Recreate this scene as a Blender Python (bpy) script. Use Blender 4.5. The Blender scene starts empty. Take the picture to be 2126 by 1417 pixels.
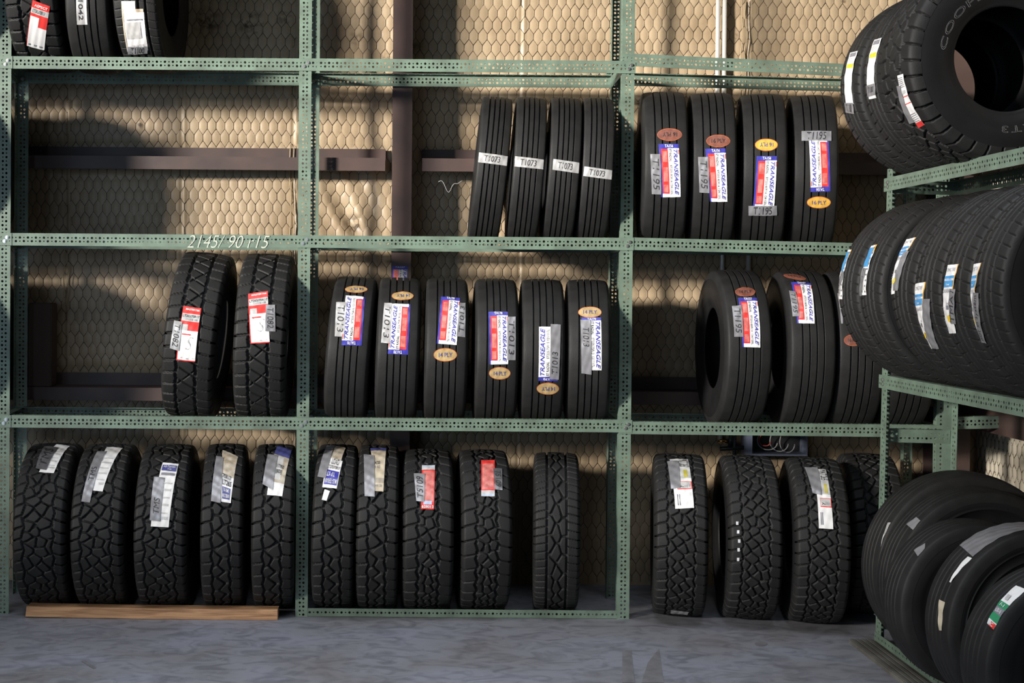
import bpy, bmesh, math, random
import numpy as np
from mathutils import Matrix, Vector, noise

random.seed(7)
rng = np.random.default_rng(11)
R_ = math.radians
sc = bpy.context.scene
COL = sc.collection

# ------------------------------------------------------------------ camera
W_IMG, H_IMG = 2126.0, 1417.0
F = 2600.0                      # focal length in pixels
PX, PY = 829.0, 627.0           # principal point (the photograph is an off-centre crop)
CAMZ = 1.646
PITCH, ROLL = R_(0.6), R_(0.45)
cam = bpy.data.cameras.new('camera')
camo = bpy.data.objects.new('camera', cam)
COL.objects.link(camo)
cam.sensor_width = 36.0
cam.sensor_fit = 'HORIZONTAL'
cam.lens = 36.0 * F / W_IMG
cam.shift_x = (W_IMG / 2 - PX) / W_IMG
cam.shift_y = -(H_IMG / 2 - PY) / W_IMG
cam.clip_start = 0.05
CM = Matrix.Translation((0, 0, CAMZ)) @ Matrix.Rotation(R_(90) - PITCH, 4, 'X') @ Matrix.Rotation(ROLL, 4, 'Z')
camo.matrix_world = CM
sc.camera = camo
CR = CM.to_3x3()
CO = Vector((0, 0, CAMZ))

def ray(px, py):
    return CR @ Vector(((px - PX) / F, -(py - PY) / F, -1.0))

def at(px, py, Y):
    """point of the room at depth Y seen in direction px, py"""
    d = ray(px, py)
    return CO + d * (Y / d.y)

# ------------------------------------------------------------------ world, lights, exposure
wd = bpy.data.worlds.new('world')
sc.world = wd
wd.use_nodes = True
bg = wd.node_tree.nodes['Background']
bg.inputs[0].default_value = (0.80, 0.86, 1.0, 1)
bg.inputs[1].default_value = 0.028
sc.view_settings.view_transform = 'Standard'
sc.view_settings.look = 'None'
sc.view_settings.gamma = 1.0
sc.view_settings.use_curve_mapping = False
sc.view_settings.exposure = 0.0

def area(name, loc, target, sx, sy, power, col, spread=180):
    l = bpy.data.lights.new(name, 'AREA')
    l.shape = 'RECTANGLE'
    l.size, l.size_y = sx, sy
    l.energy = power
    l.color = col
    l.spread = R_(spread)
    o = bpy.data.objects.new(name, l)
    COL.objects.link(o)
    o.location = loc
    o.rotation_euler = (Vector(target) - Vector(loc)).to_track_quat('-Z', 'Y').to_euler()
    return o
# bright daylight from the big roller door to the left, and softer sky light from the door behind the camera
area('door_daylight', (-12.0, -4.0, 4.4), (0.9, 6.6, 2.75), 2.0, 1.3, 162, (1.0, 0.94, 0.86), 25)
area('front_daylight', (-4.0, -2.6, 2.0), (0.3, 6.5, 1.0), 4.0, 2.6, 90, (0.58, 0.77, 1.0))
area('overhead_fill', (-0.2, 3.9, 4.8), (-0.2, 4.0, 0.0), 5.0, 1.6, 70, (0.90, 0.94, 1.0), 85)  # added overhead fill that brightens the floor; no skylight is known there

# ------------------------------------------------------------------ materials
def mat(name, base, rough=0.6, metal=0.0, var=0.0, vscale=8.0, base2=None, bump=0.0, bscale=60.0, spec=0.5, detail=4):
    m = bpy.data.materials.new(name)
    m.use_nodes = True
    nt = m.node_tree
    b = nt.nodes['Principled BSDF']
    b.inputs['Base Color'].default_value = (*base, 1)
    b.inputs['Roughness'].default_value = rough
    b.inputs['Metallic'].default_value = metal
    b.inputs['Specular IOR Level'].default_value = spec
    tc = nt.nodes.new('ShaderNodeTexCoord')
    if base2 is not None or var:
        n = nt.nodes.new('ShaderNodeTexNoise')
        n.inputs['Scale'].default_value = vscale
        n.inputs['Detail'].default_value = detail
        nt.links.new(tc.outputs['Object'], n.inputs['Vector'])
        r = nt.nodes.new('ShaderNodeValToRGB')
        if base2 is None:
            base2 = tuple(c * (1 - var) for c in base)
        r.color_ramp.elements[0].position = 0.35
        r.color_ramp.elements[1].position = 0.65
        r.color_ramp.elements[0].color = (*base2, 1)
        r.color_ramp.elements[1].color = (*base, 1)
        nt.links.new(n.outputs['Fac'], r.inputs['Fac'])
        nt.links.new(r.outputs['Color'], b.inputs['Base Color'])
    if bump:
        n2 = nt.nodes.new('ShaderNodeTexNoise')
        n2.inputs['Scale'].default_value = bscale
        n2.inputs['Detail'].default_value = 3
        nt.links.new(tc.outputs['Object'], n2.inputs['Vector'])
        bp = nt.nodes.new('ShaderNodeBump')
        bp.inputs['Strength'].default_value = bump
        bp.inputs['Distance'].default_value = 0.004
        nt.links.new(n2.outputs['Fac'], bp.inputs['Height'])
        nt.links.new(bp.outputs['Normal'], b.inputs['Normal'])
    return m

M = {}
M['rubber'] = mat('black_rubber', (0.018, 0.018, 0.0182), 0.6, base2=(0.0125, 0.0125, 0.0128), vscale=14, bump=0.15, bscale=160, spec=0.28)
M['sidewall'] = mat('sidewall_rubber', (0.012, 0.012, 0.013), 0.5, base2=(0.009, 0.009, 0.0095), vscale=9, spec=0.3)
M['liner'] = mat('inner_liner_rubber', (0.014, 0.014, 0.014), 0.7, spec=0.2)
M['green'] = mat('green_painted_steel', (0.155, 0.222, 0.172), 0.42, base2=(0.105, 0.145, 0.112), vscale=9, spec=0.5)
M['bolt'] = mat('zinc_bolt', (0.6, 0.6, 0.58), 0.3, 0.9)
M['brown'] = mat('brown_primer_steel', (0.085, 0.052, 0.045), 0.5, base2=(0.055, 0.036, 0.033), vscale=5)
M['conduit'] = mat('galvanised_conduit', (0.78, 0.76, 0.72), 0.25, 0.35)
M['wire'] = mat('rusty_netting_wire', (0.06, 0.04, 0.024), 0.6, 0.2)
M['cord'] = mat('tan_cord', (0.42, 0.33, 0.2), 0.8)
M['wood'] = mat('weathered_board', (0.20, 0.19, 0.165), 0.8, base2=(0.08, 0.075, 0.065), vscale=3)
M['ink'] = mat('marker_ink', (0.025, 0.025, 0.03), 0.5)
M['chalk'] = mat('chalk', (0.50, 0.54, 0.46), 0.9)
M['white'] = mat('white_paper', (0.80, 0.80, 0.80), 0.38)
M['offwhite'] = mat('grey_white_paper', (0.58, 0.58, 0.57), 0.4, base2=(0.45, 0.45, 0.45), vscale=40)
M['cream'] = mat('cream_paper', (0.62, 0.55, 0.42), 0.5, base2=(0.5, 0.43, 0.32), vscale=25)
M['rawpaper'] = mat('torn_brown_paper', (0.36, 0.29, 0.20), 0.6, base2=(0.55, 0.5, 0.42), vscale=30)
M['red'] = mat('red_print', (0.72, 0.045, 0.04), 0.35)
M['lightred'] = mat('faded_red_print', (0.66, 0.24, 0.21), 0.35, base2=(0.52, 0.11, 0.10), vscale=40)
M['blue'] = mat('dark_blue_print', (0.05, 0.05, 0.36), 0.35)
M['navy'] = mat('navy_print', (0.07, 0.08, 0.26), 0.4)
M['sky'] = mat('sky_blue_print', (0.07, 0.30, 0.62), 0.35)
M['paleblue'] = mat('pale_blue_print', (0.45, 0.55, 0.75), 0.35)
M['yellow'] = mat('yellow_print', (0.85, 0.58, 0.03), 0.4)
M['orange'] = mat('orange_print', (0.85, 0.42, 0.02), 0.4)
M['dullyellow'] = mat('dull_yellow_mark', (0.50, 0.44, 0.06), 0.5)
M['greenprint'] = mat('green_print', (0.03, 0.26, 0.12), 0.4)
M['grey'] = mat('grey_print', (0.22, 0.22, 0.25), 0.5)
M['tape'] = mat('silver_tape', (0.30, 0.30, 0.32), 0.32, 0.25, base2=(0.23, 0.23, 0.245), vscale=18)
M['tapelight'] = mat('pale_silver_tape', (0.52, 0.52, 0.52), 0.3, 0.25, base2=(0.40, 0.40, 0.40), vscale=18)
M['tapedark'] = mat('dull_clear_tape', (0.13, 0.13, 0.14), 0.25, 0.1, base2=(0.09, 0.09, 0.095), vscale=20)
M['tan'] = mat('tan_oval_paper', (0.50, 0.36, 0.16), 0.4, base2=(0.38, 0.26, 0.115), vscale=30)
M['oval_yellow'] = mat('yellow_oval_paper', (0.72, 0.42, 0.07), 0.4, base2=(0.6, 0.33, 0.06), vscale=30)
M['oval_brown'] = mat('red_brown_oval_paper', (0.23, 0.085, 0.058), 0.35, base2=(0.17, 0.065, 0.048), vscale=30)
M['oval_rim'] = mat('orange_red_oval_rim', (0.45, 0.11, 0.035), 0.4)
M['box'] = mat('dark_brown_wall_shade', (0.06, 0.042, 0.032), 0.8)  # dark brown that stands in for shade on the wall
M['greymetal'] = mat('blue_grey_painted_metal', (0.16, 0.18, 0.25), 0.4, 0.1)
M['black'] = mat('black_iron', (0.015, 0.015, 0.016), 0.5)
M['brass'] = mat('brass_fitting', (0.75, 0.42, 0.14), 0.22, 0.9)
M['cable'] = mat('grey_cable', (0.30, 0.30, 0.30), 0.35)
M['redcable'] = mat('red_cable', (0.30, 0.04, 0.03), 0.4)
M['letter'] = mat('raised_white_outline', (0.24, 0.24, 0.24), 0.5)
M['scuff'] = mat('white_paint_scuff', (0.62, 0.62, 0.66), 0.5)

def wood_mat():
    m = bpy.data.materials.new('pine_lumber')
    m.use_nodes = True
    nt = m.node_tree
    b = nt.nodes['Principled BSDF']
    tc = nt.nodes.new('ShaderNodeTexCoord')
    mp = nt.nodes.new('ShaderNodeMapping')
    mp.inputs['Scale'].default_value = (1.6, 16, 26)
    n = nt.nodes.new('ShaderNodeTexNoise')
    n.inputs['Scale'].default_value = 2.2
    n.inputs['Detail'].default_value = 6
    n.inputs['Distortion'].default_value = 1.2
    r = nt.nodes.new('ShaderNodeValToRGB')
    r.color_ramp.elements[0].position = 0.30
    r.color_ramp.elements[0].color = (0.24, 0.12, 0.06, 1)
    r.color_ramp.elements[1].position = 0.62
    r.color_ramp.elements[1].color = (0.56, 0.32, 0.165, 1)
    nt.links.new(tc.outputs['Object'], mp.inputs['Vector'])
    nt.links.new(mp.outputs['Vector'], n.inputs['Vector'])
    nt.links.new(n.outputs['Fac'], r.inputs['Fac'])
    nt.links.new(r.outputs['Color'], b.inputs['Base Color'])
    b.inputs['Roughness'].default_value = 0.7
    return m
M['pine'] = wood_mat()

def floor_mat():
    m = bpy.data.materials.new('worn_concrete')
    m.use_nodes = True
    nt = m.node_tree
    b = nt.nodes['Principled BSDF']
    b.inputs['Roughness'].default_value = 0.62
    tc = nt.nodes.new('ShaderNodeTexCoord')
    def nz(scale, detail, dist=0.0, sc_=(1, 1, 1)):
        mp = nt.nodes.new('ShaderNodeMapping')
        mp.inputs['Scale'].default_value = sc_
        nt.links.new(tc.outputs['Object'], mp.inputs['Vector'])
        n = nt.nodes.new('ShaderNodeTexNoise')
        n.inputs['Scale'].default_value = scale
        n.inputs['Detail'].default_value = detail
        n.inputs['Distortion'].default_value = dist
        nt.links.new(mp.outputs['Vector'], n.inputs['Vector'])
        return n
    n1 = nz(1.6, 6, 0.6)
    r1 = nt.nodes.new('ShaderNodeValToRGB')
    e = r1.color_ramp.elements
    e[0].position, e[0].color = 0.30, (0.185, 0.180, 0.188, 1)
    e[1].position, e[1].color = 0.70, (0.25, 0.265, 0.32, 1)
    x = r1.color_ramp.elements.new(0.5)
    x.color = (0.22, 0.225, 0.255, 1)
    nt.links.new(n1.outputs['Fac'], r1.inputs['Fac'])
    n2 = nz(7.0, 8, 1.5, (1, 1.6, 1))
    r2 = nt.nodes.new('ShaderNodeValToRGB')
    r2.color_ramp.elements[0].position, r2.color_ramp.elements[0].color = 0.32, (0.50, 0.50, 0.52, 1)
    r2.color_ramp.elements[1].position, r2.color_ramp.elements[1].color = 0.56, (1, 1, 1, 1)
    nt.links.new(n2.outputs['Fac'], r2.inputs['Fac'])
    mx = nt.nodes.new('ShaderNodeMixRGB')
    mx.blend_type = 'MULTIPLY'
    mx.inputs[0].default_value = 0.75
    nt.links.new(r1.outputs['Color'], mx.inputs[1])
    nt.links.new(r2.outputs['Color'], mx.inputs[2])
    nt.links.new(mx.outputs['Color'], b.inputs['Base Color'])
    n3 = nz(45, 5)
    bp = nt.nodes.new('ShaderNodeBump')
    bp.inputs['Strength'].default_value = 0.25
    bp.inputs['Distance'].default_value = 0.004
    nt.links.new(n3.outputs['Fac'], bp.inputs['Height'])
    nt.links.new(bp.outputs['Normal'], b.inputs['Normal'])
    return m
M['concrete'] = floor_mat()
M['stain'] = mat('dark_rubber_scuff', (0.14, 0.138, 0.148), 0.6, base2=(0.19, 0.188, 0.20), vscale=20)

def insulation_mat(name, c1, c2, stains):
    m = bpy.data.materials.new(name)
    m.use_nodes = True
    nt = m.node_tree
    b = nt.nodes['Principled BSDF']
    b.inputs['Roughness'].default_value = 0.42
    b.inputs['Specular IOR Level'].default_value = 0.4
    tc = nt.nodes.new('ShaderNodeTexCoord')
    n = nt.nodes.new('ShaderNodeTexNoise')
    n.inputs['Scale'].default_value = 2.3
    n.inputs['Detail'].default_value = 7
    n.inputs['Roughness'].default_value = 0.6
    nt.links.new(tc.outputs['Object'], n.inputs['Vector'])
    r = nt.nodes.new('ShaderNodeValToRGB')
    r.color_ramp.elements[0].position, r.color_ramp.elements[0].color = 0.33, (*c2, 1)
    r.color_ramp.elements[1].position, r.color_ramp.elements[1].color = 0.60, (*c1, 1)
    nt.links.new(n.outputs['Fac'], r.inputs['Fac'])
    out = r.outputs['Color']
    nb = nt.nodes.new('ShaderNodeTexNoise')
    nb.inputs['Scale'].default_value = 26
    nb.inputs['Detail'].default_value = 5
    nt.links.new(tc.outputs['Object'], nb.inputs['Vector'])
    for (x, y, z, rad, stren) in stains:          # smoke and water blotches with a place of their own
        sub = nt.nodes.new('ShaderNodeVectorMath')
        sub.operation = 'DISTANCE'
        sub.inputs[1].default_value = (x, y, z)
        nt.links.new(tc.outputs['Object'], sub.inputs[0])
        mr = nt.nodes.new('ShaderNodeMapRange')
        mr.inputs['From Min'].default_value = rad
        mr.inputs['From Max'].default_value = rad * 0.25
        nt.links.new(sub.outputs['Value'], mr.inputs['Value'])
        mu = nt.nodes.new('ShaderNodeMath')
        mu.operation = 'MULTIPLY'
        nt.links.new(mr.outputs['Result'], mu.inputs[0])
        r3 = nt.nodes.new('ShaderNodeMapRange')
        r3.inputs['From Min'].default_value = 0.45
        r3.inputs['From Max'].default_value = 0.6
        r3.inputs['To Max'].default_value = stren
        nt.links.new(nb.outputs['Fac'], r3.inputs['Value'])
        nt.links.new(r3.outputs['Result'], mu.inputs[1])
        mx = nt.nodes.new('ShaderNodeMixRGB')
        mx.inputs[2].default_value = (0.06, 0.035, 0.015, 1)
        nt.links.new(mu.outputs['Value'], mx.inputs[0])
        nt.links.new(out, mx.inputs[1])
        out = mx.outputs['Color']
    nt.links.new(out, b.inputs['Base Color'])
    return m

# ------------------------------------------------------------------ object helpers
def link(name, me, m=None, parent=None):
    o = bpy.data.objects.new(name, me)
    COL.objects.link(o)
    if m is not None and me is not None and not me.materials:
        for k in (m if isinstance(m, (list, tuple)) else [m]):
            me.materials.append(M[k] if isinstance(k, str) else k)
    if parent is not None:
        o.parent = parent
    return o

def tag(o, label=None, cat=None, group=None, kind=None):
    if label: o['label'] = label
    if cat: o['category'] = cat
    if group: o['group'] = group
    if kind: o['kind'] = kind
    return o

def empty(name, loc, rot=(0, 0, 0)):
    o = bpy.data.objects.new(name, None)
    COL.objects.link(o)
    o.empty_display_size = 0.05
    o.location = loc
    o.rotation_euler = rot
    return o

def mesh_np(name, verts, faces, smooth=False, mids=None):
    """verts (n,3) array, faces list or (m,4) array"""
    me = bpy.data.meshes.new(name)
    if isinstance(faces, np.ndarray):
        nf, k = faces.shape
        me.vertices.add(len(verts))
        me.vertices.foreach_set('co', np.asarray(verts, dtype=np.float32).ravel())
        me.loops.add(nf * k)
        me.loops.foreach_set('vertex_index', faces.astype(np.int32).ravel())
        me.polygons.add(nf)
        me.polygons.foreach_set('loop_start', np.arange(0, nf * k, k, dtype=np.int32))
        me.update(calc_edges=True)
    else:
        me.from_pydata([tuple(v) for v in verts], [], faces)
    if smooth:
        me.polygons.foreach_set('use_smooth', np.ones(len(me.polygons), dtype=bool))
    if mids is not None:
        me.polygons.foreach_set('material_index', np.asarray(mids, dtype=np.int32))
    me.update()
    return me

class MB:
    """collects boxes and tubes into one mesh"""
    def __init__(self):
        self.v, self.f = [], []
    def box(self, x0, x1, y0, y1, z0, z1):
        n = len(self.v)
        self.v += [(x0, y0, z0), (x1, y0, z0), (x1, y1, z0), (x0, y1, z0), (x0, y0, z1), (x1, y0, z1), (x1, y1, z1), (x0, y1, z1)]
        self.f += [[n + i for i in q] for q in ((0, 3, 2, 1), (4, 5, 6, 7), (0, 1, 5, 4), (1, 2, 6, 5), (2, 3, 7, 6), (3, 0, 4, 7))]
        return self
    def tube(self, pts, r, seg=8, cap=True):
        pts = [Vector(p) for p in pts]
        n0 = len(self.v)
        up = Vector((0.13, 0.97, 0.2)).normalized()
        for i, p in enumerate(pts):
            a = pts[max(i - 1, 0)]
            b = pts[min(i + 1, len(pts) - 1)]
            d = (b - a).normalized()
            e1 = d.cross(up)
            if e1.length < 1e-3: e1 = d.cross(Vector((1, 0, 0)))
            e1.normalize()
            e2 = d.cross(e1)
            rr = r[i] if isinstance(r, (list, tuple)) else r
            for k in range(seg):
                t = 2 * math.pi * k / seg
                self.v.append(tuple(p + e1 * (rr * math.cos(t)) + e2 * (rr * math.sin(t))))
        for i in range(len(pts) - 1):
            for k in range(seg):
                a = n0 + i * seg + k
                b = n0 + i * seg + (k + 1) % seg
                self.f.append([a, b, b + seg, a + seg])
        if cap:
            self.f.append([n0 + k for k in range(seg)][::-1])
            self.f.append([n0 + (len(pts) - 1) * seg + k for k in range(seg)])
        return self
    def build(self, name, m, parent=None, smooth=False, bevel=0.0):
        me = mesh_np(name, self.v, self.f, smooth)
        if bevel:
            bm = bmesh.new()
            bm.from_mesh(me)
            bmesh.ops.bevel(bm, geom=list(bm.edges), offset=bevel, segments=2, affect='EDGES')
            bm.to_mesh(me)
            bm.free()
        return link(name, me, m, parent)

# ------------------------------------------------------------------ setting
YF, YR, YW = 6.265, 6.715, 7.00       # rack front, rack rear, wall face
YC = (YF + YR) / 2
XR = 3.25                             # right wall

fl = MB().box(-5.5, XR + 0.1, -3.0, YW + 0.15, -0.1, 0.0).build('floor', 'concrete')
tag(fl, 'worn blue-grey concrete floor with stains', 'floor', kind='structure')

def hexdist(x, z, w=0.050, pitch=0.066, e=0.032):
    """distance to the nearest wire of an elongated hexagonal netting, and cell radius measure"""
    row = np.floor(z / pitch)
    best = np.full(x.shape, 9.0)
    for dr in (-1, 0, 1):
        rr = row + dr
        off = np.where(np.mod(rr, 2) == 0, 0.0, 0.5) * w
        cx = (np.round((x - off) / w)) * w + off
        cz = (rr + 0.5) * pitch
        for k in (-1, 0, 1):
            ddx = np.abs(x - (cx + k * w))
            ddz = np.abs(z - cz)
            # signed inside distance of one hexagon cell
            sl = (pitch - e) / (w / 2)
            top = (e / 2 + (pitch - e)) - sl * ddx        # roof line height at ddx
            din = np.minimum(w / 2 - ddx, (top - ddz) / math.sqrt(1 + sl * sl))
            best = np.where(din > 0, np.minimum(best, 9.0), best)
            if dr == -1 and k == -1:
                acc = din
            else:
                acc = np.maximum(acc, din)
    return np.maximum(acc, 0.0)

GZ1, GZ2 = 2.352, 1.095               # web heights of the two wall girts

def quilt_wall(name, L, H, seed, axis, stains, x0, step=0.0085, girts=(), seams=(), amp=0.0062, c1=(0.45, 0.345, 0.225), c2=(0.32, 0.235, 0.145), dents=()):
    nx, nz = int(L / step), int(H / step)
    xs = x0 + np.linspace(0, L, nx)
    zs = np.linspace(0, H, nz)
    X, Z = np.meshgrid(xs, zs)
    # the netting sags a little, so the cells wander
    wx = X + 0.010 * np.sin(Z * 3.1 + seed) + 0.006 * np.sin(X * 5.3 + Z * 2.0)
    wz = Z + 0.012 * np.sin(X * 2.3 + seed) + 0.006 * np.sin(Z * 6.1 + X * 1.3)
    d = hexdist(wx, wz)
    pil = np.clip(d / 0.025, 0, 1)
    pil = np.sqrt(pil * (2 - pil))
    tuft = 0.6 + 0.4 * np.sin(X * 4.1 + 1.3 * np.sin(Z * 3.0 + seed)) * np.sin(Z * 3.7 + seed)
    big = 0.010 * np.sin(X * 2.7 + seed) * np.sin(Z * 2.1 + 0.5) + 0.006 * np.sin(X * 7.9 + Z * 3.0) * np.sin(Z * 5.7 - X * 2)
    dep = amp * pil * (0.55 + 0.45 * tuft) + big
    for gz in girts:                   # pinched behind the girts
        dep = dep - 0.022 * np.exp(-((Z - gz - 0.035) / 0.075) ** 2)
    for xs_ in seams:
        dep = dep - 0.007 * np.exp(-((X - xs_ - 0.004 * np.sin(Z * 4)) / 0.006) ** 2) + 0.005 * np.exp(-((X - xs_ - 0.016) / 0.008) ** 2)
    for (dx, dz, s, a) in dents:
        g = np.exp(-(((X - dx) ** 2 + (Z - dz) ** 2) / s ** 2))
        dep = dep + a * g * np.sin((X - dx) * 38 + (Z - dz) * 25) - 0.6 * a * g
    if axis == 'back':
        V = np.stack([X, YW - dep, Z], -1).reshape(-1, 3)
    else:
        V = np.stack([XR - dep, X, Z], -1).reshape(-1, 3)
    i = np.arange(nx * nz).reshape(nz, nx)
    fc = np.stack([i[:-1, :-1], i[:-1, 1:], i[1:, 1:], i[1:, :-1]], -1).reshape(-1, 4)
    if axis != 'back':
        fc = fc[:, ::-1]
    me = mesh_np(name, V, fc, True)
    o = link(name, me, insulation_mat(name + '_insulation', c1, c2, stains))
    # ---- netting wires as thin three-sided prisms following the same sagging lattice
    w, pitch, e = 0.050, 0.066, 0.032
    segs = []
    for r in range(-1, int(H / pitch) + 2):
        off = 0.0 if r % 2 == 0 else 0.5 * w
        zc = (r + 0.5) * pitch
        n0, n1 = int(math.floor((x0 - 0.05) / w)), int(math.ceil((x0 + L + 0.05) / w))
        for n in range(n0, n1 + 1):
            cx = n * w + off
            segs.append((cx - w / 2, zc - e / 2, cx - w / 2, zc + e / 2))
            zt = zc + e / 2 + (pitch - e)
            segs.append((cx - w / 2, zc + e / 2, cx, zt))
            segs.append((cx + w / 2, zc + e / 2, cx, zt))
    S = np.array(segs)
    def unwarp(px, pz):
        x, z = px.copy(), pz.copy()
        for _ in range(4):
            ex = x + 0.010 * np.sin(z * 3.1 + seed) + 0.006 * np.sin(x * 5.3 + z * 2.0) - px
            ez = z + 0.012 * np.sin(x * 2.3 + seed) + 0.006 * np.sin(z * 6.1 + x * 1.3) - pz
            x, z = x - ex, z - ez
        return x, z
    ax, az = unwarp(S[:, 0], S[:, 1])
    bx, bz = unwarp(S[:, 2], S[:, 3])
    ok = (np.minimum(ax, bx) > x0) & (np.maximum(ax, bx) < x0 + L) & (np.minimum(az, bz) > 0.0) & (np.maximum(az, bz) < H)
    ax, az, bx, bz = ax[ok], az[ok], bx[ok], bz[ok]
    def depth(px, pz):
        ix = np.clip(((px - x0) / L * (nx - 1)).round().astype(int), 0, nx - 1)
        iz = np.clip((pz / H * (nz - 1)).round().astype(int), 0, nz - 1)
        return dep[iz, ix]
    da, db = depth(ax, az) + 0.0012, depth(bx, bz) + 0.0012
    rad = 0.0012
    dx, dz = bx - ax, bz - az
    ln = np.hypot(dx, dz)
    nxn, nzn = -dz / ln * rad, dx / ln * rad
    def P3(x, d_, z):
        return np.stack([x, YW - d_, z], -1) if axis == 'back' else np.stack([XR - d_, x, z], -1)
    vs = np.stack([P3(ax + nxn, da, az + nzn), P3(ax - nxn, da, az - nzn), P3(ax, da + rad * 1.5, az),
                   P3(bx + nxn, db, bz + nzn), P3(bx - nxn, db, bz - nzn), P3(bx, db + rad * 1.5, bz)], 1).reshape(-1, 3)
    b0 = (np.arange(len(ax)) * 6)[:, None]
    fw = np.concatenate([b0 + np.array([[0, 3, 5, 2]]), b0 + np.array([[1, 2, 5, 4]])], 0)
    wo = link('wire_netting', mesh_np('wire_netting', vs, fw), 'wire', o)
    return o

def wallpt(px, py):
    p = at(px, py, YW)
    return p.x, p.z
stains = []
for (px, py, r, s) in [(430, 45, .10, .9), (520, 50, .10, .9), (590, 35, .06, .7), (145, 205, .03, 1.0), (290, 258, .035, 1.0), (735, 465, .07, 1.0), (860, 95, .05, .8),
                       (740, 80, .05, .6), (1750, 8, .035, 1.0), (1528, 75, .02, .9), (800, 125, .05, .7), (560, 960, .05, .8), (560, 180, .06, .4), (700, 200, .05, .4)]:
    x, z = wallpt(px, py)
    stains.append((x, YW, z, r, s))
dx1, dz1 = wallpt(735, 455)
dx2, dz2 = wallpt(720, 400)
wb = quilt_wall('wall_back', 6.2, 3.55, 0.7, 'back', stains, -2.95, girts=(GZ1, GZ2), seams=[wallpt(q, 700)[0] for q in (135, 375, 607, 1076, 1545)], dents=((dx1, dz1, 0.13, 0.018), (dx2, dz2, 0.18, 0.016), (dx1 - .1, dz2 - .02, 0.10, 0.012)))
tag(wb, 'quilted tan insulation wall under hexagonal wire netting', 'wall', kind='structure')
wr = quilt_wall('wall_right', 3.6, 3.55, 2.1, 'right', [], 3.4, step=0.0095, girts=(1.0, 2.352), amp=0.014, c1=(0.62, 0.56, 0.45), c2=(0.50, 0.44, 0.34))
tag(wr, 'pale quilted insulation wall at the right', 'wall', kind='structure')

# wall girts (Z purlins) and the building column
def girt(name, x0, x1, zw, out=0.20, along='x', lab=''):
    m = MB()
    t = 0.004
    m.box(x0, x1, YW - out, YW - out + t, zw - 0.064, zw)             # inner flange hangs down
    m.box(x0, x1, YW - out - 0.0005, YW - out + 0.014, zw - 0.066, zw - 0.062)  # stiffening lip
    m.box(x0, x1, YW - out, YW - 0.012, zw, zw + t)                   # web
    m.box(x0, x1, YW - 0.017, YW - 0.012, zw, zw + 0.072)             # outer flange on the wall
    o = m.build(name, 'brown')
    return tag(o, lab, 'girt', kind='structure')
xg = lambda px, y=330: at(px, y, 6.85).x
girt('trim_1', -2.95, xg(800), GZ1, lab='upper brown steel wall girt left of the column')
girt('trim_2', xg(876), 3.02, GZ1, lab='upper brown steel wall girt right of the column')
girt('trim_3', -2.95, xg(806), GZ2, lab='lower brown steel wall girt left of the column')
girt('trim_4', xg(872), 3.02, GZ2, lab='lower brown steel wall girt right of the column')
m = MB()
m.box(3.05, 3.054, 3.4, 6.95, 0.93, 1.06).box(3.05, 3.24, 3.4, 6.95, 1.056, 1.06).box(3.232, 3.238, 3.4, 6.95, 1.06, 1.13)
tag(m.build('trim_5', 'brown'), 'lower brown steel girt on the right wall', 'girt', kind='structure')
m = MB()
m.box(3.05, 3.054, 3.4, 6.95, 2.29, 2.356).box(3.05, 3.24, 3.4, 6.95, 2.352, 2.356).box(3.232, 3.238, 3.4, 6.95, 2.356, 2.43)
tag(m.build('trim_6', 'brown'), 'upper brown steel girt on the right wall', 'girt', kind='structure')
# H column
xc0, xc1 = at(814, 330, 6.75).x, at(855, 330, 6.75).x
xm = (xc0 + xc1) / 2
m = MB()
m.box(xc0, xc1, 6.745, 6.755, 0.0, 3.55).box(xm - 0.004, xm + 0.004, 6.755, 6.965, 0.0, 3.55).box(xc0, xc1, 6.955, 6.965, 0.0, 3.55)
column = m.build('steel_column', 'brown')
tag(column, 'dark brown steel column against the insulated wall', 'column', kind='structure')
# corner column in the dark corner
m = MB()
m.box(2.92, 3.10, 6.78, 6.79, 0, 3.55).box(3.005, 3.013, 6.79, 6.96, 0, 3.55).box(2.92, 3.10, 6.95, 6.96, 0, 3.55)
tag(m.build('corner_column', 'brown'), 'dark brown steel column in the right-hand corner', 'column', kind='structure')

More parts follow.
